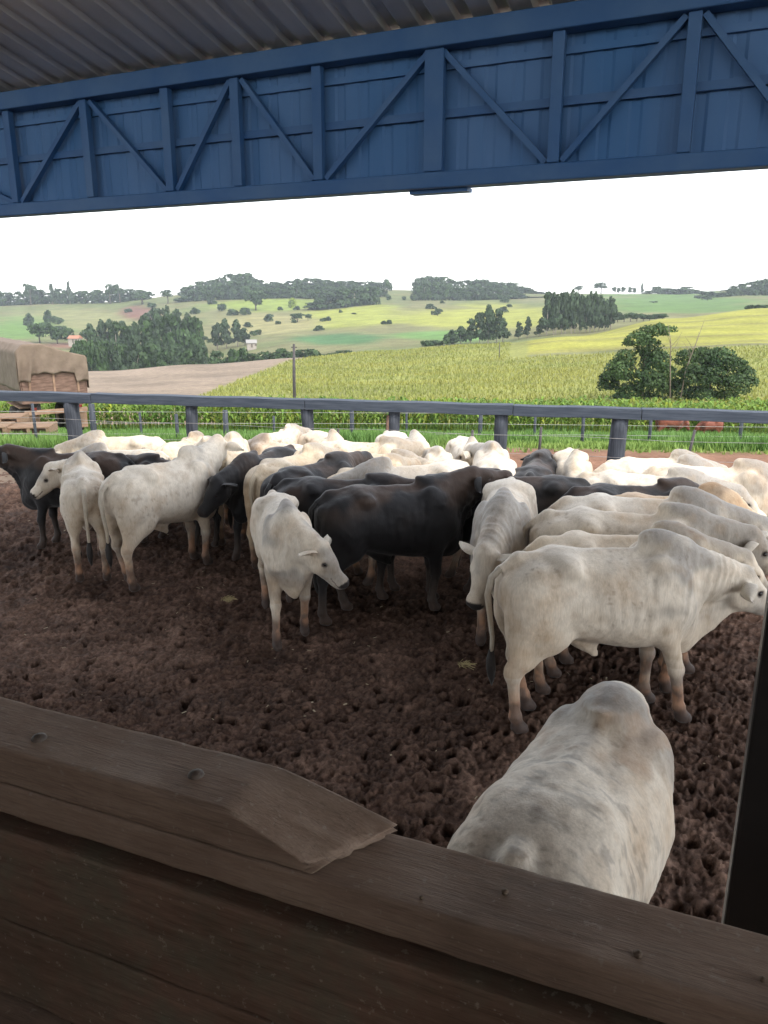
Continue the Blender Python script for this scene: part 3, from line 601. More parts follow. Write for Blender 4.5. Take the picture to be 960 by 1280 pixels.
plank('board', -2.6, 1.9, -.002, .045, 1.55, 1.35, M_W2, 100, 4, 8, 19, .0025); plank('board', -2.6, 1.9, -.002, .045, 1.30, 1.05, M_W2, 100, 4, 8, 23, .0025)
for u in (-2.2, 1.55): MB().box((u, .13, 1.08), (.14, .12, 2.2)).build('post', M_W2, rail, bevel=.01)
M_BOLT = simple('rusty_bolt', (.06, .045, .038), (.14, .11, .09), 60, .6, .4, .002)
for px, py in ((49, 922), (245, 968)):
    q = np.array(at(px, py, 2.320)) - np.array([0, .835, 0]); u = q[0] * math.cos(RA) + q[1] * math.sin(RA); v = -q[0] * math.sin(RA) + q[1] * math.cos(RA)
    m = MB(); m.tube([(0, 0, -.004), (0, 0, .002), (.0, 0, .006), (0, 0, .0085), (0, 0, .0095)], [.0125, .0125, .0105, .006, .001], 16)
    m.build('bolt', M_BOLT, rail, True, loc=(u, v, 2.317))
for px, py, r in ((631, 1115, .004), (527, 1122, .0025), (797, 1193, .005), (953, 1224, .003)):
    q = at(px, py, 2.252); m = MB(); m.tube([(0, 0, -.002), (0, 0, .3 * r), (.2 * r, 0, r * .8), (0, 0, r)], [r, r * 1.2, r * .8, .0005], 7)
    tag(m.build('pebble', M_W3, None, True, loc=q), {631: 'pale pebble lying mid length on the timber rail', 527: 'tiny pale crumb on the rail beside the splice tip', 797: 'flat dry crumb of mud on the rail right of the pebble', 953: 'small dark crumb at the right end of the rail'}[px], 'pebble')

# ------------------------------------------------------------------ yard fence: heavy top rail on round posts
M_FW = simple('weathered_post', (.035, .040, .050), (.075, .082, .098), 5, .85, .6, .02, (7, 7, .5))
M_FR = simple('weathered_rail', (.040, .050, .068), (.075, .088, .11), 4, .8, .4, .01, (.5, 7, 7))
M_FS = simple('split_wood', (.14, .08, .055), (.24, .15, .11), 8, .9, .5, .02, (5, 5, .6))
FANG = math.atan2(FD[1], FD[0])
yf = empty('wooden_fence', (FA[0], FA[1], 0), FANG, 'weathered blue grey rail fence closing the far side of the yard', 'fence')
def fu(px, z=1.3):
    d = ray(px, 540); n_ = np.array([-FD[1], FD[0]]); t = (FA @ n_) / (d[0] * n_[0] + d[1] * n_[1]); return float((np.array(d[:2]) * t - FA) @ FD)
pp = [(-75, .24), (88, .27), (237, .21), (382, .21), (491, .19), (626, .22), (775, .26), (985, .24)]
for i, (px, wd) in enumerate(pp):
    u = fu(px); m = MB(); r = wd / 2; pts = [(TR.uniform(-.01, .01), TR.uniform(-.01, .01), z) for z in np.linspace(-.4, 1.284, 9)]
    lean = {626: -.05, 775: -.06}.get(px, 0); pts = [(a + lean * (1 - c / 1.26), b, c) for a, b, c in pts]
    m.tube(pts, [r * TR.uniform(.96, 1.04) for _ in pts], 14); m.build('post', M_FW, yf, True, loc=(u, .12, 0))
    if px in (491, 775):
        m = MB(); m.tube([(-r * (.9 if px == 775 else 1.0), -.02, z) for z in np.linspace(-.2, 1.0 if px == 775 else 1.22, 5)], [.05, .055, .05, .045, .03], 7)
        m.build('split_piece', M_FS if px == 491 else M_FW, yf, True, loc=(u, .10, 0))
jo = [-9, fu(-75), fu(118), fu(382), fu(640), fu(800), fu(985), fu(1300)]
for a, b in zip(jo[:-1], jo[1:]):
    m = MB(); n_ = max(3, int((b - a) / .3)); sag = TR.uniform(-.006, .006)
    for k in range(n_):
        u0 = a + .004 + (b - a - .008) * k / n_; u1 = a + .004 + (b - a - .008) * (k + 1) / n_
    xs = np.linspace(a + .004, b - .004, n_ + 1); V = []; Q = []
    for k, xx in enumerate(xs):
        dz = .006 * math.sin(k * 1.3 + a) + sag
        for yy_, zz_ in ((-.02, 1.45), (.22, 1.45), (.22, 1.285), (-.02, 1.285)): V.append((xx, yy_, zz_ + dz))
    for k in range(n_):
        for j in range(4): Q.append([k * 4 + j, k * 4 + (j + 1) % 4, (k + 1) * 4 + (j + 1) % 4, (k + 1) * 4 + j])
    Q += [[0, 3, 2, 1], [n_ * 4, n_ * 4 + 1, n_ * 4 + 2, n_ * 4 + 3]]; m.addv(V, Q)
    m.build('rail', M_FR, yf, False, bevel=.008)
M_WIRE = simple('fence_wire', (.25, .24, .23), (.4, .38, .36), 5, .5, 0)
m = MB()
for z in (.35, .68, .98): m.tube([(u, -.03, z + .012 * math.sin(u * 2)) for u in np.arange(-8, 19, .7)], .0035, 5, False)
m.build('wire', M_WIRE, yf, True)

# thin steel posts and the wire fence beyond
M_THIN = simple('thin_post', (.05, .045, .045), (.09, .08, .08), 4, .8, .2, .01)
wf = empty('wire_fence', (0, 0, 0), 0, 'low wire fence with small wooden posts along the grass strip', 'fence')
def wl(px, y, h, r, lean=0, mat=None):
    x = x_on(px, 545, y); z = tz(x, y); m = MB(); m.tube([(0, 0, -.3), (lean * .5, 0, h * .5), (lean, 0, h)], [r, r, r * .95], 8)
    m.build('post', mat or M_FW, wf, True, loc=(x, y, z)); return (x + lean, y, z + h)
tops = []
for px, h, r in ((-200, 1.1, .05), (-110, 1.1, .05), (-30, 1.1, .05), (45, 1.05, .04), (118, 1.05, .085), (177, .85, .035), (222, .8, .05), (283, .9, .075), (343, .75, .035), (440, 1.0, .06), (508, .9, .03), (600, 1.0, .06), (668, .9, .04), (728, 1.0, .05), (812, .9, .05), (925, 1.0, .06), (1040, 1.0, .06)):
    y_ = 21.0 + .003 * (px - 400); tops.append(wl(px, y_, h, r))
m = MB()
for f in (.95, .62, .3):
    m.tube([(x, y - .06, tz(x, y) + f * .9) for x, y, z in tops], .006, 5, False)
m.build('wire', M_WIRE, wf, True)
for px, top, lean, l in ((423, 540, 0, 'thin dark stake behind the herd right of the third fence post'), (590, 541, 0, 'thin dark stake right of the wide eared cow'), (675, 537, .02, 'thin dark stake beside the black cow with the upright ear'), (865, 541, .12, 'thin dark stake leaning to the right behind the white backs'), (177, 548, 0, 'thin dark stake behind the ring branded cow at the left')):
    y_ = 14.6 if px < 800 else 13.4; x = x_on(px - lean * 60, 560, y_); h = z_on(top, y_) + .05
    m = MB(); m.tube([(0, 0, -.3), (lean * .5, 0, h * .5), (lean * 1.0 + .0, 0, h)], [.028, .028, .026], 8); tag(m.build('stake', M_THIN, None, True, loc=(x, y_, 0)), l, 'stake')
# utility pole
x = x_on(368, 500, 66); m = MB(); m.tube([(0, 0, -.5), (.03, 0, 3), (.1, 0, z_on(430, 66) - tz(x, 66))], [.15, .13, .10], 10)
pl = empty('utility_pole', (x, 66, tz(x, 66)), 0, 'tall dark wooden pole standing before the crop field', 'pole'); m.build('shaft', M_THIN, pl, True)
MB().box((.1, 0, z_on(434, 66) - tz(x, 66)), (.5, .08, .08)).build('crossarm', M_THIN, pl)
x = x_on(624, 445, 170); m = MB(); m.tube([(0, 0, -.5), (0, 0, 3.2)], [.1, .08], 6)
tag(m.build('field_stake', M_THIN, None, True, loc=(x, 170, tz(x, 170))), 'small distant stake on the crest of the crop field', 'stake')

# ------------------------------------------------------------------ truck with tarpaulin
M_TARP = simple('tan_tarpaulin', (.13, .095, .070), (.18, .135, .10), 3, .85, .5, .03)
M_BED = simple('dusty_bed_wood', (.10, .058, .042), (.19, .12, .09), 3, .85, .3, .01, (1, 1, 5))
M_DUST = simple('dusty_metal', (.20, .12, .08), (.32, .21, .14), 2.5, .8, .2, .01)
M_DARK = simple('dark_chassis', (.015, .013, .012), (.04, .03, .025), 3, .7, .2, .01)
M_TYRE = simple('tyre_rubber', (.02, .018, .017), (.05, .038, .03), 6, .85, .3, .01)
M_RED = simple('red_lamp', (.10, .015, .012), (.16, .02, .015), 3, .3, 0)
TY0 = 27.0; cx = x_on(30, 520, TY0); g = tz(cx, TY0)
# local axes: x across the tail towards the right, y forwards away from the tail; the tail faces the sun
tr = empty('cargo_truck', (cx, TY0, g), rad(36), 'dusty cargo truck with a tan tarpaulin over its bed, parked at the far left', 'truck')
WT = 2.25; LT = 7.5; zt = z_on(432, TY0) - g; zb_ = z_on(506, TY0) - g; zr = z_on(452, TY0) - g
def zloc(py): return z_on(py, TY0) - g
MB().box((WT / 2, LT / 2, (zloc(494) + zb_) / 2), (WT, LT, zloc(494) - zb_)).build('bed_floor', M_BED, tr, bevel=.01)
MB().box((WT / 2, .03, (zloc(468) + zloc(494)) / 2), (WT - .06, .06, zloc(468) - zloc(494) - .01)).build('tailboard', M_BED, tr)
for k in range(3): MB().box((.3 + k * .82, -.015, (zloc(468) + zloc(494)) / 2), (.07, .03, zloc(468) - zloc(494) - .02)).build('stake', M_DUST, tr)
for sx in (.03, WT - .03): MB().box((sx, LT / 2, (zloc(462) + zloc(494)) / 2), (.06, LT, zloc(462) - zloc(494))).build('side_board', M_BED, tr)
# tarpaulin: sagging sheet over hoops, hanging on all sides
U = np.linspace(0, 1, 60); NU = len(U); ys = np.linspace(-.05, LT + .05, 40); V = []; Q = []
side_drop = zloc(490)
path = [(-.05, side_drop), (-.06, zr - .1), (-.03, zloc(440)), (.18, zt + .03), (WT * .35, zt + .05), (WT * .7, zloc(441)), (WT, zloc(447)), (WT + .06, zloc(450)), (WT + .07, zr - .5), (WT + .06, side_drop)]
pa = np.array(path); sl = np.concatenate([[0], np.cumsum(np.linalg.norm(np.diff(pa, axis=0), axis=1))]); sl /= sl[-1]
for yv in ys:
    for u in U:
        xx, zz_ = np.interp(u, sl, pa[:, 0]), np.interp(u, sl, pa[:, 1]); P_ = np.array([[xx, yv, zz_]]); f = (fbm(P_, 1.6, 5, 3)[0] - .5)
        sag = -.02 * abs(math.sin(yv * 1.9)) * (zz_ > zr); V.append((xx + f * .06, yv + f * .05, zz_ + sag + f * .03))
for i in range(len(ys) - 1):
    for j in range(NU - 1): Q.append([i * NU + j, i * NU + j + 1, (i + 1) * NU + j + 1, (i + 1) * NU + j])
tb = add('tarpaulin', build_mesh('tarpaulin', V, Q, None, [M_TARP]), tr)
# the flap hanging over the tail
V = []; Q = []; nx2, nz2 = 46, 16
for i in range(nx2):
    u = i / (nx2 - 1); xx = -.05 + u * (WT + .11); top = np.interp(xx, pa[2:8, 0], pa[2:8, 1]); low = zloc(468) if .17 < u < .82 else zloc(478 if u < .5 else 480)
    low += .03 * math.sin(u * 22) ; 
    for j in range(nz2):
        t_ = j / (nz2 - 1); fold = .05 * math.sin(u * 30 + t_ * 3 + 4 * u * t_) * (.3 + t_) * (1.6 if u < .25 else .5)
        V.append((xx, -.07 - fold * .8 - .04 * t_, top + (low - top) * t_))
for i in range(nx2 - 1):
    for j in range(nz2 - 1): Q.append([i * nz2 + j, i * nz2 + j + 1, (i + 1) * nz2 + j + 1, (i + 1) * nz2 + j])
fl = add('tail_flap', build_mesh('tail_flap', V, Q, None, [M_TARP]), tr)
for o in (tb, fl): sm = o.modifiers.new('t', 'SOLIDIFY'); sm.thickness = .012
for sx in (.55, WT - .55): MB().box((sx, LT / 2, zb_ - .16), (.12, LT - .2, .24)).build('chassis_beam', M_DARK, tr)
MB().box((WT / 2, .1, zb_ - .32), (WT - .1, .12, .16)).build('bumper', M_DUST, tr, bevel=.01)
for sx in (.35, WT - .35): MB().box((sx, .02, zb_ - .18), (.20, .05, .09)).build('tail_light', M_RED, tr)
for sx in (.30, WT - .30):
    MB().box((sx, .45, zb_ - .72), (.62, .03, .62)).build('mud_flap', M_DUST, tr)
    for yw in (1.15, 2.4):
        m = MB(); R_ = .48; m.tube([(-.28, 0, 0), (-.25, 0, 0), (.25, 0, 0), (.28, 0, 0)], [R_ - .06, R_, R_, R_ - .06], 24); wh = m.build('wheel', M_TYRE, tr, True, loc=(sx, yw, R_))
        m = MB(); m.tube([(-.30, 0, 0), (-.285, 0, 0), (.285, 0, 0), (.30, 0, 0)], [.16, .24, .24, .16], 16); m.build('rim', M_DUST, wh, True)
        MB().box((sx, yw, 1.06), (.6, 1.0, .03)).build('mudguard', M_DUST, tr)
cab = MB().box((WT / 2, LT + 1.2, 1.7), (2.2, 1.9, 2.0)).build('cab', M_DUST, tr, bevel=.08)
MB().box((-.02 + .04, LT + 1.2, 2.1), (.03, 1.0, .7)).build('cab_window', M_DARK, tr)
for sx in (.3, WT - .3):
    m = MB(); m.tube([(-.18, 0, 0), (-.15, 0, 0), (.15, 0, 0), (.18, 0, 0)], [.42, .48, .48, .42], 20); m.build('wheel', M_TYRE, tr, True, loc=(sx, LT + .9, .48))

# pallets stacked by the truck
M_PAL = simple('pale_pallet_wood', (.19, .12, .075), (.27, .18, .12), 4, .85, .3, .01, (1, 6, 6))
def pallet(px, y, k, lab, grp):
    x = x_on(px, 540, y); z = tz(x, y) + k * .30; r_ = empty('crate', (x, y, z), rad(12 + TR.uniform(-3, 3)), lab, 'crate', grp)
    for zz_ in (.035, .245):
        for j in range(5): MB().box((0, -.48 + j * .24, zz_), (1.25, .20, .04)).build('slat', M_PAL, r_)
    for sx in (-.57, 0, .57): MB().box((sx, 0, .14), (.10, 1.14, .168)).build('block', M_PAL, r_)
for px, y, n_ in ((-12, 24.2, 2), (42, 24.6, 2), (8, 25.4, 3)):
    for k in range(n_): pallet(px, y, k, 'pale wooden pallet crate stacked by the truck wheels', 'pallet crates by the truck')

# pale straw bits and crumbs trodden into the mud
M_STRAW = simple('straw_bits', (.24, .19, .12), (.40, .34, .24), 20, .9, 0)
mb = MB(); rs = np.random.RandomState(12)
for k in range(220):
    y_ = 2.2 + 8.5 * rs.rand() ** .7; x_ = (rs.rand() - .5) * 1.15 * (y_ + .6); a = rs.rand() * 3.14; L_ = .008 + .022 * rs.rand(); d = np.array([math.cos(a), math.sin(a), (rs.rand() - .5) * .5]) * L_ * .7
    c = np.array([x_, y_, .004 + .012 * rs.rand()]); mb.bar(c - d, c + d, .004 + .012 * rs.rand() ** 3, .003)
tag(mb.build('straw_litter', M_STRAW), 'pale straw bits and crumbs trodden into the mud', 'litter', kind='stuff')

# small litter of hay on the mud
M_HAY = simple('dry_hay', (.30, .25, .12), (.45, .38, .20), 20, .9, 0)
for px, py, l, n_ in ((285, 752, 'small tuft of yellow hay on the mud left of the young cow', 60), (581, 834, 'small tuft of pale hay on the mud before the right-hand cows', 40)):
    q = at(px, py, 0.0); m = MB()
    for k in range(n_):
        a = TR.random() * 3.14; r = TR.random() * .07; c = np.array([math.cos(a * 2) * r, math.sin(a * 2) * r, .02 + TR.random() * .02]); d = np.array([math.cos(a), math.sin(a), TR.uniform(-.2, .3)]) * .04
        m.tube([c - d, c + d], .0018, 4, False)
    tag(m.build('hay_tuft', M_HAY, None, False, loc=q), l, 'hay')
# ------------------------------------------------------------------ cattle: a distance field per pose, meshed with surface nets
def surface_nets(f, org, h):
    s = f < 0
    c = [(a, b, d) for a in (0, 1) for b in (0, 1) for d in (0, 1)]
    nx, ny, nzz = f.shape
    def sh(A, o): return A[o[0]:nx - 1 + o[0], o[1]:ny - 1 + o[1], o[2]:nzz - 1 + o[2]]
    cnt = sum(sh(s, o).astype(np.int8) for o in c)
    act = (cnt > 0) & (cnt < 8); idx = np.argwhere(act)
    vid = -np.ones(act.shape, np.int32); vid[act] = np.arange(len(idx))
    pos = np.zeros((len(idx), 3)); num = np.zeros(len(idx))
    for i in range(8):
        for j in range(i + 1, 8):
            a, b = np.array(c[i]), np.array(c[j])
            if abs(a - b).sum() != 1: continue
            fa = f[tuple((idx + a).T)]; fb = f[tuple((idx + b).T)]
            m = (fa < 0) != (fb < 0); t = np.where(m, fa / np.where(m, fa - fb, 1), 0)
            pos += m[:, None] * (a + t[:, None] * (b - a)); num += m
    V = (idx + pos / num[:, None]) * h + np.array(org)
    Q = []
    for ax in range(3):
        o = [0, 0, 0]; o[ax] = 1; u, v = [(1, 2), (2, 0), (0, 1)][ax]
        A = s[:nx - o[0], :ny - o[1], :nzz - o[2]]; B = s[o[0]:, o[1]:, o[2]:]
        e = np.argwhere(A != B); e = e[(e[:, u] > 0) & (e[:, v] > 0) & (e[:, u] < f.shape[u] - 1) & (e[:, v] < f.shape[v] - 1)]
        du = np.zeros(3, int); du[u] = 1; dv = np.zeros(3, int); dv[v] = 1
        q = np.stack([vid[tuple((e - du - dv).T)], vid[tuple((e - dv).T)], vid[tuple(e.T)], vid[tuple((e - du).T)]], 1)
        fl = ~A[tuple(e.T)]; q[fl] = q[fl][:, ::-1]; Q.append(q)
    return V, np.concatenate(Q)

class Field:
    def __init__(s, lo, hi, h):
        s.lo = np.array(lo, float); s.h = h; s.n = np.ceil((np.array(hi) - s.lo) / h).astype(int) + 1
        s.f = np.full(s.n, 0.5, np.float32)
        s.ax = [s.lo[i] + np.arange(s.n[i]) * h for i in range(3)]
    def _sub(s, lo, hi, m):
        a = np.clip(np.floor((np.array(lo) - m - s.lo) / s.h).astype(int), 0, s.n - 1)
        b = np.clip(np.ceil((np.array(hi) + m - s.lo) / s.h).astype(int) + 1, 1, s.n)
        sl = tuple(slice(a[i], b[i]) for i in range(3))
        X, Y, Z = np.meshgrid(*[s.ax[i][a[i]:b[i]] for i in range(3)], indexing='ij')
        return sl, X, Y, Z
    def _put(s, sl, d, k, cut=False):
        a = s.f[sl]; d = d.astype(np.float32)
        if cut: d = -d; hh = np.maximum(k - abs(a - d), 0) / k; s.f[sl] = np.maximum(a, d) + hh * hh * k / 4; return
        hh = np.maximum(k - abs(a - d), 0) / k; s.f[sl] = np.minimum(a, d) - hh * hh * k / 4
    def cap(s, a, b, ra, rb, k=.05, side=None, flat=1.0):
        a = np.array(a, float); b = np.array(b, float); r = max(ra, rb)
        sl, X, Y, Z = s._sub(np.minimum(a, b) - r, np.maximum(a, b) + r, k + .03)
        if X.size == 0: return
        ab = b - a; t = np.clip(((X - a[0]) * ab[0] + (Y - a[1]) * ab[1] + (Z - a[2]) * ab[2]) / (ab @ ab), 0, 1)
        q = [X - a[0] - t * ab[0], Y - a[1] - t * ab[1], Z - a[2] - t * ab[2]]; rr = ra + t * (rb - ra)
        if side is not None:
            sd = np.array(side, float); sd /= np.linalg.norm(sd)
            c = q[0] * sd[0] + q[1] * sd[1] + q[2] * sd[2]; e = (1 / flat - 1) * c
            q = [q[i] + e * sd[i] for i in range(3)]
            l = np.sqrt(q[0] ** 2 + q[1] ** 2 + q[2] ** 2); d = (l - rr) * (flat + (1 - flat) * .5)
        else: d = np.sqrt(q[0] ** 2 + q[1] ** 2 + q[2] ** 2) - rr
        s._put(sl, d, k)
    def ell(s, c, r, k=.05, R=None, cut=False):
        c = np.array(c, float); r = np.array(r, float); m = r.max()
        bb = (m, m, m) if R is not None else r
        sl, X, Y, Z = s._sub(c - bb, c + bb, k + .03)
        if X.size == 0: return
        q = [X - c[0], Y - c[1], Z - c[2]]
        if R is not None: q = [R[0][i] * q[0] + R[1][i] * q[1] + R[2][i] * q[2] for i in range(3)]
        k0 = np.sqrt(sum((q[i] / r[i]) ** 2 for i in range(3))); k1 = np.sqrt(sum((q[i] / r[i] ** 2) ** 2 for i in range(3))) + 1e-6
        s._put(sl, k0 * (k0 - 1) / k1, k, cut)
    def trunk(s, tab, k=.03):
        tab = np.array(tab, float); xs = np.linspace(tab[0, 0], tab[-1, 0], 240)
        cols = [np.interp(xs, tab[:, 0], tab[:, i]) for i in (1, 2, 3)]
        ker = np.hanning(25); ker /= ker.sum()
        cols = [np.convolve(np.pad(c, 12, mode='edge'), ker, 'valid') for c in cols]
        sl, X, Y, Z = s._sub((xs[0], -.4, .4), (xs[-1], .4, 1.5), .03)
        top, bot, w_ = [np.interp(X, xs, c) for c in cols]
        zc = top * .47 + bot * .53; hh = np.where(Z > zc, top - zc, zc - bot)
        yy = abs(Y) / w_; zz = abs(Z - zc) / hh
        ex = 2.25; l = (yy ** ex + zz ** ex) ** (1 / ex)
        d = (l - 1) * np.minimum(w_, hh) * .9
        d = np.maximum(d, np.maximum(xs[0] - X, X - xs[-1]))
        s._put(sl, d, k)

def rotz(v, a): c, s_ = math.cos(a), math.sin(a); return np.array([v[0] * c - v[1] * s_, v[0] * s_ + v[1] * c, v[2]])
def dirv(yaw, pitch): return np.array([math.cos(pitch) * math.cos(yaw), math.cos(pitch) * math.sin(yaw), math.sin(pitch)])

COWS = {}
M_HIDE = M_EYE = None
def cow_materials():
    global M_HIDE, M_EYE
    m, t, b = new_mat('cattle_hide')
    at_ = t.nodes.new('ShaderNodeAttribute'); at_.attribute_name = 'Col'
    oi = t.nodes.new('ShaderNodeObjectInfo')
    tc = t.nodes.new('ShaderNodeTexCoord'); ad = t.nodes.new('ShaderNodeVectorMath'); ad.operation = 'ADD'
    sc = t.nodes.new('ShaderNodeVectorMath'); sc.operation = 'SCALE'; sc.inputs[3].default_value = 40
    cx = t.nodes.new('ShaderNodeCombineXYZ')
    for i in range(3): t.links.new(oi.outputs['Random'], cx.inputs[i])
    t.links.new(cx.outputs[0], sc.inputs[0]); t.links.new(tc.outputs['Object'], ad.inputs[0]); t.links.new(sc.outputs[0], ad.inputs[1])
    def nn(scale, det, stretch=None):
        n = t.nodes.new('ShaderNodeTexNoise'); n.inputs['Scale'].default_value = scale; n.inputs['Detail'].default_value = det; n.inputs['Roughness'].default_value = .62
        if stretch:
            mp = t.nodes.new('ShaderNodeMapping'); mp.inputs['Scale'].default_value = stretch
            t.links.new(ad.outputs[0], mp.inputs[0]); t.links.new(mp.outputs[0], n.inputs['Vector'])
        else: t.links.new(ad.outputs[0], n.inputs['Vector'])
        return n.outputs['Fac']
    big = nn(2.6, 4); fine = nn(22, 6, (1, 1, .35)); hair = nn(95, 4, (1, 1, .16))
    c = mixc(t, 1.0, at_.outputs['Color'], oi.outputs['Color'], 'MULTIPLY')
    c = mixc(t, ramp(t, big, [(.50, 0.0), (.72, .5)]), c, mixc(t, 1.0, c, (.74, .56, .38), 'MULTIPLY'))
    c = mixc(t, ramp(t, fine, [(.50, 0.0), (.75, .5)]), c, mixc(t, 1.0, c, (.58, .53, .48), 'MULTIPLY'))
    c = mixc(t, 1.0, c, ramp(t, hair, [(.3, .86), (.7, 1.07)]), 'MULTIPLY')
    t.links.new(c, b.inputs['Base Color'])
    b.inputs['Roughness'].default_value = .62; b.inputs['Specular IOR Level'].default_value = .28
    b.inputs['Sheen Weight'].default_value = .12; b.inputs['Sheen Roughness'].default_value = .5
    p = bump(t, b, fine, .3, .010); bump(t, b, hair, .35, .004, p)
    M_HIDE = m
    m, t, b = new_mat('wet_dark'); b.inputs['Base Color'].default_value = (.012, .01, .01, 1); b.inputs['Roughness'].default_value = .12
    M_EYE = m

def make_cow(key, black=False, neck_yaw=0, neck_pitch=12, head_yaw=0, head_pitch=-35, head_roll=0, hump=1.0, steps=((0, 0),) * 4,
             belly=0.0, h=.02, neck_len=.50, dewlap=1.0, horns=False, sheath=True, tail_side=0.0, seed=1, fat=1.0, ear_droop=0.35, wear=1.0, brand=False, hooks=1.0):
    """steps: (forward, outward) shift of the feet: front left, front right, hind left, hind right"""
    ny, npi = rad(neck_yaw), rad(neck_pitch)
    nb = np.array([.50, 0, 1.07]); mid = nb + .5 * neck_len * dirv(ny * .55, npi * .9 + .02)
    poll = mid + .5 * neck_len * dirv(ny * 1.15, npi * 1.05 + .05)
    hy, hp = ny * 1.15 + rad(head_yaw), rad(head_pitch)
    fw = dirv(hy, hp); lf = np.array([-math.sin(hy), math.cos(hy), 0]); up = np.cross(fw, lf)
    if head_roll:
        r_ = rad(head_roll); lf, up = lf * math.cos(r_) + up * math.sin(r_), up * math.cos(r_) - lf * math.sin(r_)
    HR = np.stack([fw, lf, up], 1)
    H = lambda x, y, z: poll + HR @ np.array([x, y, z])
    tips = np.array([poll, H(.5, 0, -.1), H(.2, 0, -.2), nb])
    lo = np.minimum(tips.min(0) - .16, [-.98, -.46, -.02]); hi = np.maximum(tips.max(0) + .16, [.85, .46, 1.58]); lo[2] = -.02
    F = Field(lo, hi, h)
    b_ = belly
    F.trunk([(-.82, 1.06, .98, .05), (-.79, 1.17, .88, .13), (-.72, 1.245, .80, .20), (-.60, 1.29, .74, .235 * fat), (-.45, 1.315, .71, .25 * fat),
             (-.30, 1.305, .665 - b_ * .5, .26 * fat), (-.12, 1.285, .62 - b_, .27 * fat), (.06, 1.275, .585 - b_, .275 * fat), (.24, 1.285, .56 - b_ * .6, .275 * fat),
             (.38, 1.31, .56, .24 * (fat + 1) / 2), (.50, 1.29, .57, .205 * (fat + 1) / 2), (.60, 1.21, .62, .16 * fat), (.68, 1.08, .74, .08)])
    # rump, hooks, pins, thighs
    F.ell((-.38, 0, 1.27 - .02 * (1 - hooks)), (.10 + .1 * (1 - hooks), .215 * (fat if hooks > .5 else .92), .05), .07 + .03 * (1 - hooks))
    for sy in (1, -1):
        F.ell((-.36, sy * (.20 * fat - .05 * (1 - hooks)), 1.22 - .04 * (1 - hooks)), (.07, .04, .04), .07)
        F.ell((-.77, sy * .095, 1.13), (.05, .04, .05), .06)
        F.ell((-.57, sy * .155, .98), (.23, .115 * fat, .27), .06)
        F.ell((-.66, sy * .13, .82), (.13, .085, .20), .06)
        F.ell((.38, sy * (.155 + .35 * max(fat - 1.1, 0)), .98), (.17, .085, .27), .07)
        F.ell((.30, sy * .17, 1.16 - .10 * (1 - hooks)), (.09, .05, .14), .07)
        F.ell((.50, sy * .13, .86), (.10, .08, .12), .06)
    F.ell((-.10, 0, 1.262), (.45, .05, .035), .06); F.cap((-.66, 0, 1.278), (.2, 0, 1.272), .020, .020, .045)
    F.cap((-.70, 0, 1.262), (-.82, 0, 1.19), .036, .02, .07)
    # hump and withers
    Rh = np.array([[math.cos(.35), 0, math.sin(.35)], [0, 1, 0], [-math.sin(.35), 0, math.cos(.35)]])
    F.ell((.36, 0, 1.315 + .03 * hump), (.17, .075, .095 * hump + .02), .08, R=Rh)
    F.ell((.45, 0, 1.22), (.20, .12, .16), .08)
    # neck
    s1 = np.array([-math.sin(ny * .5), math.cos(ny * .5), 0]); s2 = np.array([-math.sin(ny), math.cos(ny), 0])
    F.cap(nb + (-.06, 0, .02), mid + (0, 0, -.01), .225, .165, .09, s1, .62)
    F.cap(mid + (0, 0, .0), poll - HR @ np.array([.0, 0, .05]), .158, .115, .08, s2, .66)
    F.cap((.44, 0, 1.25), poll + up * .01, .085, .05, .09)
    # brisket and dewlap
    thr = H(.08, 0, -.20)
    F.ell((.55, 0, .67), (.14, .10, .13), .07)
    m2 = (mid + thr) / 2 - np.array([0, 0, .06 * dewlap + .02])
    F.cap((.60, 0, .66 - .03 * dewlap), mid + (0, 0, -.21 - .05 * dewlap), .12, .095, .07, s1, .30)
    F.cap(mid + (0, 0, -.20 - .05 * dewlap), thr, .095, .065, .06, s2, .34)
    # head
    F.ell(H(.04, 0, -.055), (.115, .098, .095), .05, HR)
    F.ell(H(.12, 0, -.035), (.13, .085, .07), .05, HR)
    F.cap(H(.06, 0, -.08), H(.35, 0, -.088), .094, .064, .05)
    F.cap(H(.05, 0, -.17), H(.30, 0, -.150), .070, .048, .05)
    F.ell(H(.385, 0, -.088), (.066, .078, .058), .04, HR)
    F.ell(H(.36, 0, -.145), (.065, .055, .036), .03, HR)
    for sy in (1, -1):
        F.ell(H(.09, sy * .05, -.14), (.10, .045, .08), .05, HR)
        F.ell(H(.125, sy * .078, -.022), (.045, .026, .02), .03, HR)
        F.cap(H(.0, sy * .085, -.03), H(-.01, sy * .115, -.03), .03, .024, .04)
        F.ell(H(.440, sy * .042, -.075), (.026, .018, .014), .012, HR, cut=True)
        F.ell(H(.15, sy * .10, -.052), (.022, .018, .018), .02, HR, cut=True)
        if horns: F.cap(H(-.01, sy * .06, .02), H(-.05, sy * .12, .07), .024, .011, .02)
    F.ell(H(0, 0, .025), (.06, .07, .04), .04, HR)
    # legs
    jit = np.random.RandomState(seed)
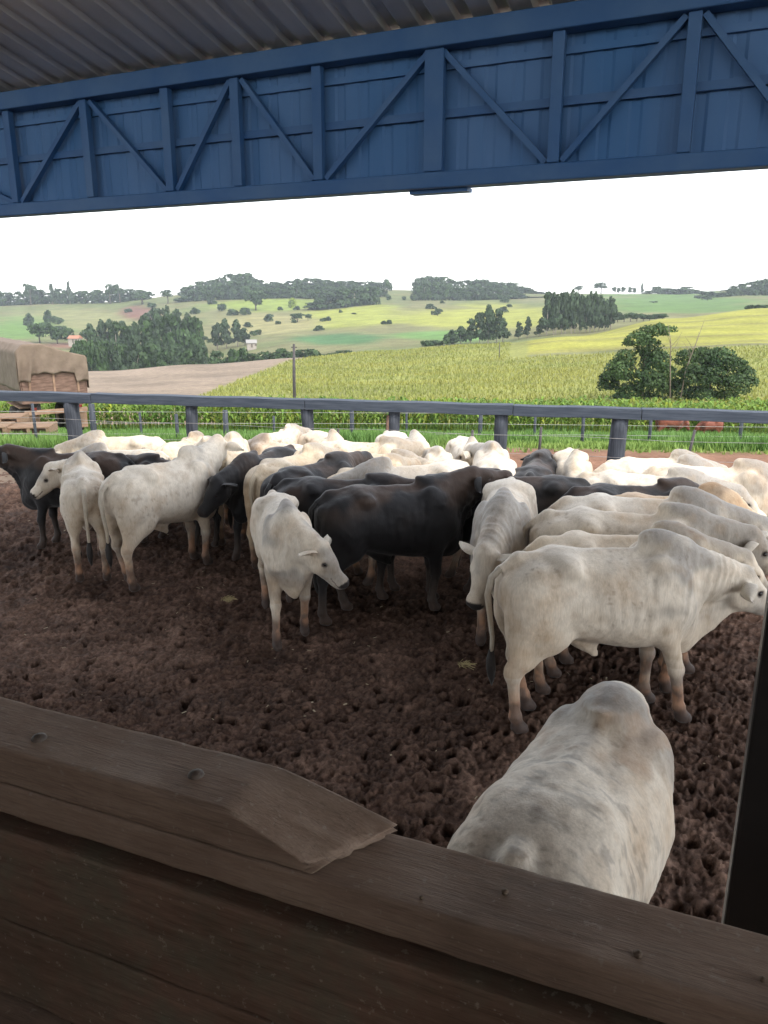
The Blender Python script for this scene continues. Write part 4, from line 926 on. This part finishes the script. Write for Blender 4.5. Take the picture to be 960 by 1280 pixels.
    for i, (sx, sy) in enumerate(((1, 1), (1, -1), (-1, 1), (-1, -1))):
        fx, fy = steps[i]; y0 = sy * .155; yf = y0 + sy * (-.01 + fy)
        if sx > 0:
            a = (.40, y0, .92); e = (.37 + fx * .1, y0 * 1.02, .74); k_ = (.425 + fx * .55, lerp(y0, yf, .5), .41 + abs(fx) * .05); f_ = (.42 + fx * .96, yf, .115); t_ = (.455 + fx, yf, .04)
            F.cap(a, e, .13, .092, .07, (0, 1, 0), .72); F.cap(e, k_, .088, .05, .05); F.ell(k_, (.056, .047, .058), .03)
            F.cap(k_, f_, .046, .037, .03)
        else:
            hk = (-.665 + fx * .62, lerp(y0, yf, .5), .455 + abs(fx) * .04); st = (-.42 + fx * .35, y0, .73); f_ = (-.60 + fx * .98, yf, .125); t_ = (-.565 + fx, yf, .045)
            F.cap((-.55, y0, .92), st, .17, .12, .07, (0, 1, 0), .62); F.cap(st, hk, .115, .05, .06, (0, 1, 0), .72)
            F.cap((-.68, y0, .78), hk, .08, .036, .06, (0, 1, 0), .7)
            F.ell(hk, (.055, .042, .062), .03); F.cap((hk[0] - .03, hk[1], hk[2] + .05), hk, .026, .03, .02); F.cap(hk, f_, .046, .039, .03)
        F.ell(f_, (.047, .042, .045), .03); F.cap(f_, t_, .038, .046, .02); F.cap((t_[0] - .015, yf, .035), (t_[0] + .03, yf, .02), .048, .042, .02)
    if sheath: F.cap((-.16, 0, .62 - b_), (-.06, 0, .50 - b_), .07, .028, .07, (0, 1, 0), .5); F.cap((-.34, 0, .70), (-.14, 0, .60 - b_), .05, .05, .07)
    V, Q = surface_nets(F.f, F.lo, h)
    # one smoothing pass
    for _ in range(2 if h < .016 else 1):
        acc = np.zeros_like(V); n_ = np.zeros(len(V))
        for a in range(4):
            np.add.at(acc, Q[:, a], V[Q[:, (a + 1) % 4]] + V[Q[:, (a + 3) % 4]]); np.add.at(n_, Q[:, a], 2)
        V = V * .5 + .5 * acc / np.maximum(n_, 1)[:, None]
    # normals for relief
    fn = np.cross(V[Q[:, 2]] - V[Q[:, 0]], V[Q[:, 3]] - V[Q[:, 1]]); N = np.zeros_like(V)
    for a in range(4): np.add.at(N, Q[:, a], fn)
    N /= np.linalg.norm(N, axis=1)[:, None] + 1e-9
    x, y, z = V.T
    body = sstep(.35, .6, z)
    rel = (fbm(V, 6, seed, 3) - .5) * .030 * body + (fbm(V, 22, seed + 5, 2) - .5) * .006
    ribs = sstep(-.28, -.12, x) * (1 - sstep(.18, .3, x)) * sstep(.70, .85, z) * (1 - sstep(1.12, 1.22, z))
    rel += ribs * np.sin((x + .10 * (z - 1)) * 72) * .0015
    spine = np.exp(-(y / .03) ** 2) * sstep(1.2, 1.26, z) * (x < .2); rel += spine * np.sin(x * 75) * .0009
    d1 = mid - nb; L1 = np.linalg.norm(poll - nb); tn = ((V - nb) @ ((poll - nb) / L1)) / L1
    nk = sstep(-.25, .05, tn) * (1 - sstep(.75, .95, tn)) * (x > .42) * sstep(.62, .75, z)
    fold = np.sin((tn * L1 + (fbm(V, 4, seed + 9, 3) - .5) * .22) * 88); rel += nk * (sstep(-.2, 1, fold) - .5) * .007 * sstep(.35, .65, fbm(V, 3.5, seed + 12, 2)) * (1 - .5 * sstep(0, .25, z - (nb[2])))
    sh_ = np.exp(-((x - .20 - .12 * (z - 1)) / .025) ** 2) * sstep(.75, .9, z) * (1 - sstep(1.15, 1.25, z)); rel -= sh_ * .008
    fl_ = np.exp(-(((x + .22) / .09) ** 2 + ((z - 1.12) / .09) ** 2)); rel -= fl_ * .022
    V = V + N * rel[:, None]
    # ---- colours
    hd = (V - poll) @ HR; inhead = (hd[:, 0] > -.04) & (np.linalg.norm(hd - [.2, 0, -.08], axis=1) < .38) & (tn > .6)
    n1 = fbm(V, 3.2, seed + 31, 3); n2 = fbm(V, 9, seed + 41, 3)
    if black:
        C = np.tile(np.array([.013, .0125, .014]), (len(V), 1))
        br = sstep(.45, .7, n1) * sstep(.9, 1.25, z) * wear; C = lerp(C, np.array([.055, .034, .024]), (br * .7)[:, None])
        mudc = np.array([[.05, .034, .026]])
        dl = sstep(.5, .12, z + .25 * (n2 - .5)) * .8
    else:
        C = np.tile(np.array([.69, .615, .51]), (len(V), 1))
        gr = sstep(.40, .60, n1) * .62 * (sstep(.15, .4, x) * .9 + .25); hm = np.exp(-(((x - .36) / .16) ** 2 + ((z - 1.40) / .10) ** 2)) * .6
        low = nk * sstep(1.1, .8, z) * .6
        g = np.clip(gr + hm * n2 * 1.4 + low * n1, 0, .8) * wear
        C = lerp(C, np.array([.23, .215, .20]), g[:, None])
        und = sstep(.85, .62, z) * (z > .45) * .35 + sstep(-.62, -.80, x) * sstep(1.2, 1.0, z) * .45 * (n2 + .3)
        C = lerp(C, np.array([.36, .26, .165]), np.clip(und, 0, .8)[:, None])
        bd = sstep(.55, .75, n2) * .35; C = lerp(C, np.array([.40, .30, .20]), bd[:, None]); sp_ = sstep(.62, .8, fbm(V, 30, seed + 77, 2)) * sstep(.5, .6, n1) * .5; C = lerp(C, np.array([.25, .19, .14]), sp_[:, None])
        mudc = lerp(np.array([.27, .135, .075]), np.array([.11, .060, .040]), sstep(.42, .6, fbm(V, 14, seed + 61, 3))[:, None])
        dl = sstep(.54, .18, z + .34 * (n2 - .5)) * .92
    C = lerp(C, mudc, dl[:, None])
    if key == 'front':
        tp_ = np.exp(-(((x + .74) / .09) ** 2 + ((abs(y) - .075) / .045) ** 2 + ((z - 1.16) / .12) ** 2)) * (.5 + n2); C = lerp(C, np.array([.10, .09, .085]), np.clip(tp_ * 1.1, 0, .85)[:, None])
        tn_ = sstep(.48, .62, fbm(V * [1, 1.6, 1], 4.5, 88, 3)) * sstep(-.2, .1, x) * sstep(1.0, 1.15, z); C = lerp(C, np.array([.40, .28, .19]), (tn_ * .55)[:, None])
        st_ = sstep(.55, .7, fbm(V * [2.2, .8, .8], 16, 89, 3)) * sstep(.2, -.1, x) * sstep(.7, .9, z); C = lerp(C, np.array([.20, .175, .15]), (st_ * .5)[:, None])
    if brand:
        bd_ = np.sqrt((x + .50) ** 2 + (z - 1.12) ** 2); ring = ((abs(bd_ - .042) < .010) | (abs(z - 1.12) < .006) & (bd_ < .03)) & (y > 0); C[ring] = (.13, .10, .085)
    dd = sstep(.17, .06, z + .08 * (n2 - .5)); C = lerp(C, np.array([.045, .028, .022]), dd[:, None])
    mz = inhead & (hd[:, 0] > .395 + .04 * (n2 - .5)) & (hd[:, 2] > -.135); C[mz] = (.022, .017, .017)
    if not black:
        ed = np.minimum(np.linalg.norm(hd - [.15, .095, -.052], axis=1), np.linalg.norm(hd - [.15, -.095, -.052], axis=1))
        C = lerp(C, np.array([.06, .045, .04]), (sstep(.036, .022, ed) * inhead)[:, None])
        mo = inhead & (abs(hd[:, 2] + .122) < .005) & (hd[:, 0] > .28); C[mo] = (.12, .08, .07)
    parts = [(V, Q, C, 0)]
    # ears
    hair = C[0] * 0 + (np.array([.56, .50, .41]) if not black else np.array([.015, .014, .014]))
    inner = np.array([.30, .19, .15]) if not black else np.array([.03, .022, .02])
    for sy in (1, -1):
        nu, nv = 9, 7; EV = []; EC = []
        out = lf * sy; axis = out * .92 - fw * .25 - up * ear_droop; axis /= np.linalg.norm(axis)
        face = fw * .75 - up * .35 + out * .1; wd = np.cross(axis, face); wd /= np.linalg.norm(wd); face = np.cross(wd, axis)
        base = H(-.005, sy * .098, -.03)
        for sd_ in (0, 1):
            for i in range(nu):
                t_ = i / (nu - 1); wdt = .064 * (math.sin(math.pi * min(1, t_ ** .75 * .93 + .12)) ** .8) + .004
                for j in range(nv):
                    u_ = j / (nv - 1) * 2 - 1
                    cup = (u_ * u_) * .030 * (1 - .3 * t_)
                    EV.append(base + axis * (.25 * t_) + wd * wdt * u_ + face * (cup - (.012 * (1 - u_ * u_) * (1 - t_ * .6) + .002 if sd_ else 0) - .015 * math.sin(t_ * 3)))
                    k_ = (1 - u_ * u_) * (1 - sd_) * sstep(0, .2, t_); EC.append(lerp(hair, inner, min(1, 1.2 * k_)))
        EQ = []
        for sd_ in (0, 1):
            for i in range(nu - 1):
                for j in range(nv - 1):
                    o = sd_ * nu * nv + i * nv + j; q = [o, o + 1, o + nv + 1, o + nv]; EQ.append(q if sd_ else q[::-1])
        m_ = nu * nv
        for i in range(nu - 1):
            for j in (0, nv - 1):
                a, b2 = i * nv + j, (i + 1) * nv + j; EQ.append([a, b2, m_ + b2, m_ + a])
        for j in range(nv - 1): a = (nu - 1) * nv + j; EQ.append([a, a + 1, m_ + a + 1, m_ + a])
        parts.append((np.array(EV), np.array(EQ), np.array(EC), 0))
        # eye
        c = H(.15, sy * .080, -.052); th = np.linspace(0, math.pi, 7); ph = np.arange(10) * 2 * math.pi / 10
        S = np.array([c + .019 * np.array([math.sin(a) * math.cos(b2), math.sin(a) * math.sin(b2), math.cos(a)]) for a in th for b2 in ph])
        SQ = np.array([[i * 10 + j, i * 10 + (j + 1) % 10, (i + 1) * 10 + (j + 1) % 10, (i + 1) * 10 + j] for i in range(6) for j in range(10)])
        parts.append((S, SQ, np.full((len(S), 3), .02), 1))
    # tail
    mb = MB(); ts = tail_side
    tp = [(-.80, 0, 1.20), (-.865, ts * .1, 1.13), (-.885, ts * .3, 1.0), (-.86, ts * .6, .84), (-.83, ts * .9, .66), (-.83, ts, .52)]
    mb.tube(tp, [.024, .026, .025, .021, .018, .016], 8)
    TV = np.concatenate(mb.v); TQ = np.concatenate(mb.q); hc = hair * (.8 if not black else 1)
    parts.append((TV, TQ, np.tile(hc, (len(TV), 1)), 0))
    mb = MB(); mb.tube([(-.83, ts, .56), (-.835, ts, .48), (-.83, ts, .40), (-.825, ts * .98, .33), (-.82, ts, .27)], [.017, .033, .036, .026, .005], 10)
    TV = np.concatenate(mb.v); TV = TV + (fbm(TV * [1, 1, .2], 60, 3, 2)[:, None] - .5) * .015
    parts.append((TV, np.concatenate(mb.q), np.tile([.02, .017, .016], (len(TV), 1)), 0))
    off = 0; VV = []; QQ = []; CC = []; MM = []
    for v_, q_, c_, m_ in parts:
        VV.append(v_); QQ.append(q_ + off); CC.append(c_); MM.append(np.full(len(q_), m_)); off += len(v_)
    me = build_mesh('cow_body', np.concatenate(VV), np.concatenate(QQ), None, [M_HIDE, M_EYE], np.concatenate(CC), np.concatenate(MM))
    COWS[key] = me
    return me
cow_materials()
# ------------------------------------------------------------------ the herd
G_HERD = 'cattle standing together in the yard'
def cow(key, px, py, heading, label, s=1.0, tint=(1, 1, 1), zb=1.30, sxyz=None):
    p = at(px, py, zb * s)
    o = add('cow', COWS[key], loc=(p.x, p.y, -.015), rot=(0, 0, rad(heading)))
    o.scale = (s, s, s) if sxyz is None else sxyz
    o.color = (*tint, 1)
    tag(o, label, 'cow', G_HERD); return o
W = ((.05, 0), (-.06, 0), (.08, 0), (-.08, 0)); W2 = ((-.05, 0), (.07, .01), (-.10, 0), (.10, 0))
make_cow('front', h=.013, neck_pitch=-74, head_pitch=-88, hump=.0, fat=1.24, hooks=.1, ear_droop=2.5, belly=.0, seed=3, neck_len=.5, steps=W)
make_cow('bull', h=.013, neck_pitch=-3, head_pitch=-28, hump=.85, neck_len=.52, dewlap=2.6, seed=5, steps=((.0, 0), (.13, .02), (.06, 0), (-.10, .02)), tail_side=.05)
make_cow('level', brand=True, neck_pitch=3, head_pitch=-38, neck_len=.47, hump=.75, dewlap=1.6, seed=7, steps=W)
make_cow('level_up', neck_pitch=10, head_pitch=-32, neck_len=.45, hump=.6, dewlap=1.5, seed=8, steps=W2)
make_cow('left_turn', neck_pitch=14, neck_yaw=38, head_yaw=15, head_pitch=-30, neck_len=.5, hump=.55, seed=9, steps=W2)
make_cow('right_turn', neck_pitch=14, neck_yaw=-38, head_yaw=-15, head_pitch=-30, neck_len=.5, hump=.6, seed=10, steps=W)
make_cow('high', neck_pitch=46, head_pitch=-8, neck_len=.5, seed=11, steps=W)
make_cow('low', neck_pitch=-25, head_pitch=-55, neck_len=.52, hump=.95, seed=12, steps=W)
make_cow('calf', h=.015, neck_pitch=0, neck_yaw=42, head_yaw=6, head_pitch=-44, neck_len=.42, hump=.85, seed=13, fat=.92, steps=((-.12, .0), (.16, .04), (-.04, 0), (.06, 0)), ear_droop=.05)
make_cow('walker', h=.016, neck_pitch=44, neck_yaw=10, head_yaw=30, head_pitch=-15, neck_len=.5, seed=14, steps=((.0, 0), (-.05, 0), (.05, 0), (-.12, .02)), tail_side=.03)
make_cow('rear_left', h=.016, neck_pitch=10, neck_yaw=64, head_yaw=22, head_pitch=-42, neck_len=.5, seed=15, steps=((.0, 0), (-.05, 0), (.03, 0), (-.04, .02)), ear_droop=-.1)
make_cow('facing', h=.016, neck_pitch=-12, neck_yaw=-10, head_yaw=-12, head_pitch=-52, neck_len=.48, hump=.95, seed=16, steps=W)
make_cow('black_up', black=True, h=.015, neck_pitch=42, head_pitch=6, neck_len=.44, hump=.25, seed=17, fat=1.05, steps=((.02, 0), (-.08, 0), (.08, 0), (-.22, .02)), dewlap=.6, wear=1.3)
make_cow('black_level', black=True, neck_pitch=15, head_pitch=-25, neck_len=.52, hump=.2, seed=18, steps=W, dewlap=.6, ear_droop=.3)
make_cow('black_low', black=True, h=.016, neck_pitch=4, neck_yaw=-12, head_yaw=-12, head_pitch=-45, neck_len=.46, hump=.2, seed=19, steps=W2, dewlap=.6, ear_droop=.1)

make_cow('facing_low', h=.015, neck_pitch=-8, neck_yaw=-14, head_yaw=-10, head_pitch=-62, neck_len=.46, hump=.55, seed=26, steps=W)
# nearest, seen from above
cow('front', 728.0, 935.0, 58.0, 'large white cow seen from above just beyond the timber rail, rump towards it', 1.000, (1, 1, 1))
# right block, from front to back
cow('bull', 764.2, 685.0, 7.2, 'white cow with grey hump standing side on, nearest of the right-hand group', 1.009, (1, 1, 1))
cow('level', 783.5, 669.5, 1.0, 'cream white cow half hidden directly behind the near side-on white cow', 0.966, (1.0, 0.95, 0.88))
cow('level_up', 789.8, 641.2, -9.2, 'white cow with folded wrinkled neck, head touching the right edge of the yard view', 1.012, (0.97, 0.95, 0.92))
cow('level', 808.2, 623.5, -8.5, 'white cow of which only a strip of back shows behind the wrinkled neck cow', 1.023, (1, 1, 1))
cow('low', 845.3, 620.1, -3.3, 'tan backed cow with small grey hump among the white cows on the right', 0.960, (0.88, 0.72, 0.56))
cow('level_up', 810.1, 593.2, -13.4, 'white cow with grey muzzle and pale flat head in the right rear rows', 0.961, (1, 1, 1))
cow('level', 826.8, 579.6, -4.8, 'white cow with black nose and brown ear, head farthest right of the rear row', 0.930, (1, 1, 1))
cow('level', 822.0, 573.0, 8.0, 'small looking white cow at the back beside the leaning thin post', 0.900, (0.95, 0.92, 0.88))
cow('level_up', 893.6, 583.8, -3.9, 'white cow with brown horned poll showing behind the black nosed cow', 0.977, (0.97, 0.93, 0.88))
cow('black_level', 648.5, 595.0, 172.2, 'long black cow standing crosswise behind the white cow that faces us', 0.958, (1, 1, 1))
cow('black_low', 798.9, 607.1, 3.3, 'black cow showing only a dark strip of back between white backs', 0.951, (1, 1, 1))
cow('black_level', 670.9, 576.6, 72.3, 'black cow at the back with one upright ear, beside the thin steel post', 0.921, (1, 1, 1))
cow('facing', 716.7, 570.0, -98.8, 'white cow with speckled face and brown ears facing the camera by the wooden post', 0.912, (1, 0.97, 0.92))
cow('facing_low', 632.6, 614.6, -102.8, 'white cow facing the camera with lowered head beside the big black cow', 1.023, (1, 1, 1))
# centre
cow('black_up', 495.0, 606.0, 18.0, 'big black cow with rust brown rump raising its head to the right', 0.990, (1, 1, 1))
cow('black_level', 434.5, 599.2, -5.7, 'black cow hidden behind the rust rumped black cow, only its back showing', 0.953, (1, 1, 1))
cow('black_level', 395.1, 578.3, 54.6, 'rounded black rump between white rumps in the middle of the herd', 0.953, (1, 1, 1))
cow('calf', 352.2, 630.1, -73.9, 'young white cow with muddy orange legs standing alone in front, head turned right', 0.911, (1, 1, 1))
cow('level', 510.1, 582.7, 194.7, 'white cow with a ring brand on the hip behind the big black cow', 0.977, (1, 1, 1))
cow('right_turn', 473.5, 567.3, -16.2, 'white cow with brown eared head above the ring branded cow', 0.844, (1, 0.95, 0.88))
cow('left_turn', 457.8, 552.4, -1.6, 'white cow with dirty flank in the middle of the back row', 0.891, (0.98, 0.93, 0.85))
cow('facing', 506.2, 544.3, -61.1, 'white cow at the back with brown tipped ears under the split fence post', 0.840, (1, 1, 1))
cow('level_up', 464.9, 581.1, 52.1, 'white cow seen from behind with brown stained thighs and tail centred', 0.910, (1, 0.92, 0.8))
cow('level_up', 368.3, 568.7, 60.7, 'white cow seen from behind with its tail hanging left of dirty haunches', 0.960, (1, 0.93, 0.82))
cow('facing', 406.5, 543.6, -61.5, 'white cow with one ear out peeping over the middle row', 0.840, (0.98, 0.92, 0.85))
cow('level', 347.4, 553.3, 136.3, 'pale cow with small hump between the middle fence post and the black cow', 0.869, (1, 0.92, 0.86))
cow('facing', 584.7, 552.4, -84.2, 'white cow with wide spread ears facing us at the back by a thin post', 0.849, (1, 1, 1))
cow('level_up', 556.7, 570.3, 104.3, 'white cow with bright rump standing beside the wide eared cow', 0.843, (1, 1, 1))
cow('left_turn', 617.8, 566.6, 86.7, 'white cow seen from behind with its tail curled over a hollow flank', 0.959, (1, 1, 1))
# left
cow('black_low', 330.1, 566.4, -113.5, 'black cow facing the camera with drooping ears beside the walking white cow', 0.942, (1, 1, 1))
cow('walker', 207.0, 577.0, 55.0, 'tall white cow striding away to the right with head raised', 0.988, (1, 1, 1))
cow('rear_left', 101.0, 583.0, 112.0, 'small white cow seen from behind, head turned left with long pale ears', 0.920, (1, 1, 1))
cow('black_up', 87.5, 566.4, 183.1, 'black cow with raised head facing left, farthest left of the herd', 0.912, (1, 1, 1))
cow('level', 145.5, 546.1, 183.6, 'white cow with ring brand at the far left, its face before the truck', 0.864, (1, 0.97, 0.92))
cow('level', 148.8, 562.6, 176.0, 'white cow with only its branded hip showing between the left cows', 0.840, (1, 1, 1))
cow('black_level', 211.8, 574.9, 154.8, 'black cow glimpsed between the legs of the tall white cow', 0.840, (1, 1, 1))
cow('left_turn', 230.7, 549.4, 76.1, 'white cow with head turned left over its shoulder by the second left fence post', 0.840, (1, 0.94, 0.86))
cow('right_turn', 250.2, 556.4, 86.2, 'white cow with grey nose pointing right beside the second left fence post', 0.854, (1, 1, 1))
cow('level_up', 288.8, 552.8, 97.2, 'white cow seen from directly behind with long brown tail, back row left', 0.936, (1, 0.95, 0.86))
cow('level_up', 349.7, 539.1, 63.5, 'pale cow with low hump at the back of the herd left of the third post', 0.840, (1, 0.95, 0.9))
# two brown cows by the corn
make_cow('brown_far', h=.03, neck_pitch=-30, head_pitch=-60, neck_len=.5, seed=30, steps=W)
for px, y, hd_, s, l in ((838, 43.2, 8, 1.05, 'red brown cow standing at the corn edge, larger of the two'), (888, 43.5, 172, .8, 'red brown cow at the corn edge, smaller of the two')):
    x = x_on(px, 535, y); o = add('cow', COWS['brown_far'], loc=(x, y, tz(x, y) - .2), rot=(0, 0, rad(hd_))); o.scale = (s, s, s); o.color = (.30, .10, .07, 1)
    tag(o, l, 'cow', 'red brown cows by the corn')

# ------------------------------------------------------------------ air
m, t, b = new_mat('air'); t.nodes.remove(b)
pv_ = t.nodes.new('ShaderNodeVolumePrincipled'); pv_.inputs['Density'].default_value = .0002; pv_.inputs['Color'].default_value = (.86, .92, 1, 1); pv_.inputs['Anisotropy'].default_value = .3
t.links.new(pv_.outputs[0], [n for n in t.nodes if n.type == 'OUTPUT_MATERIAL'][0].inputs['Volume'])
hz = MB().box((0, 1090, 0), (9400, 2400, 200)).build('haze', m); tag(hz, kind='stuff')
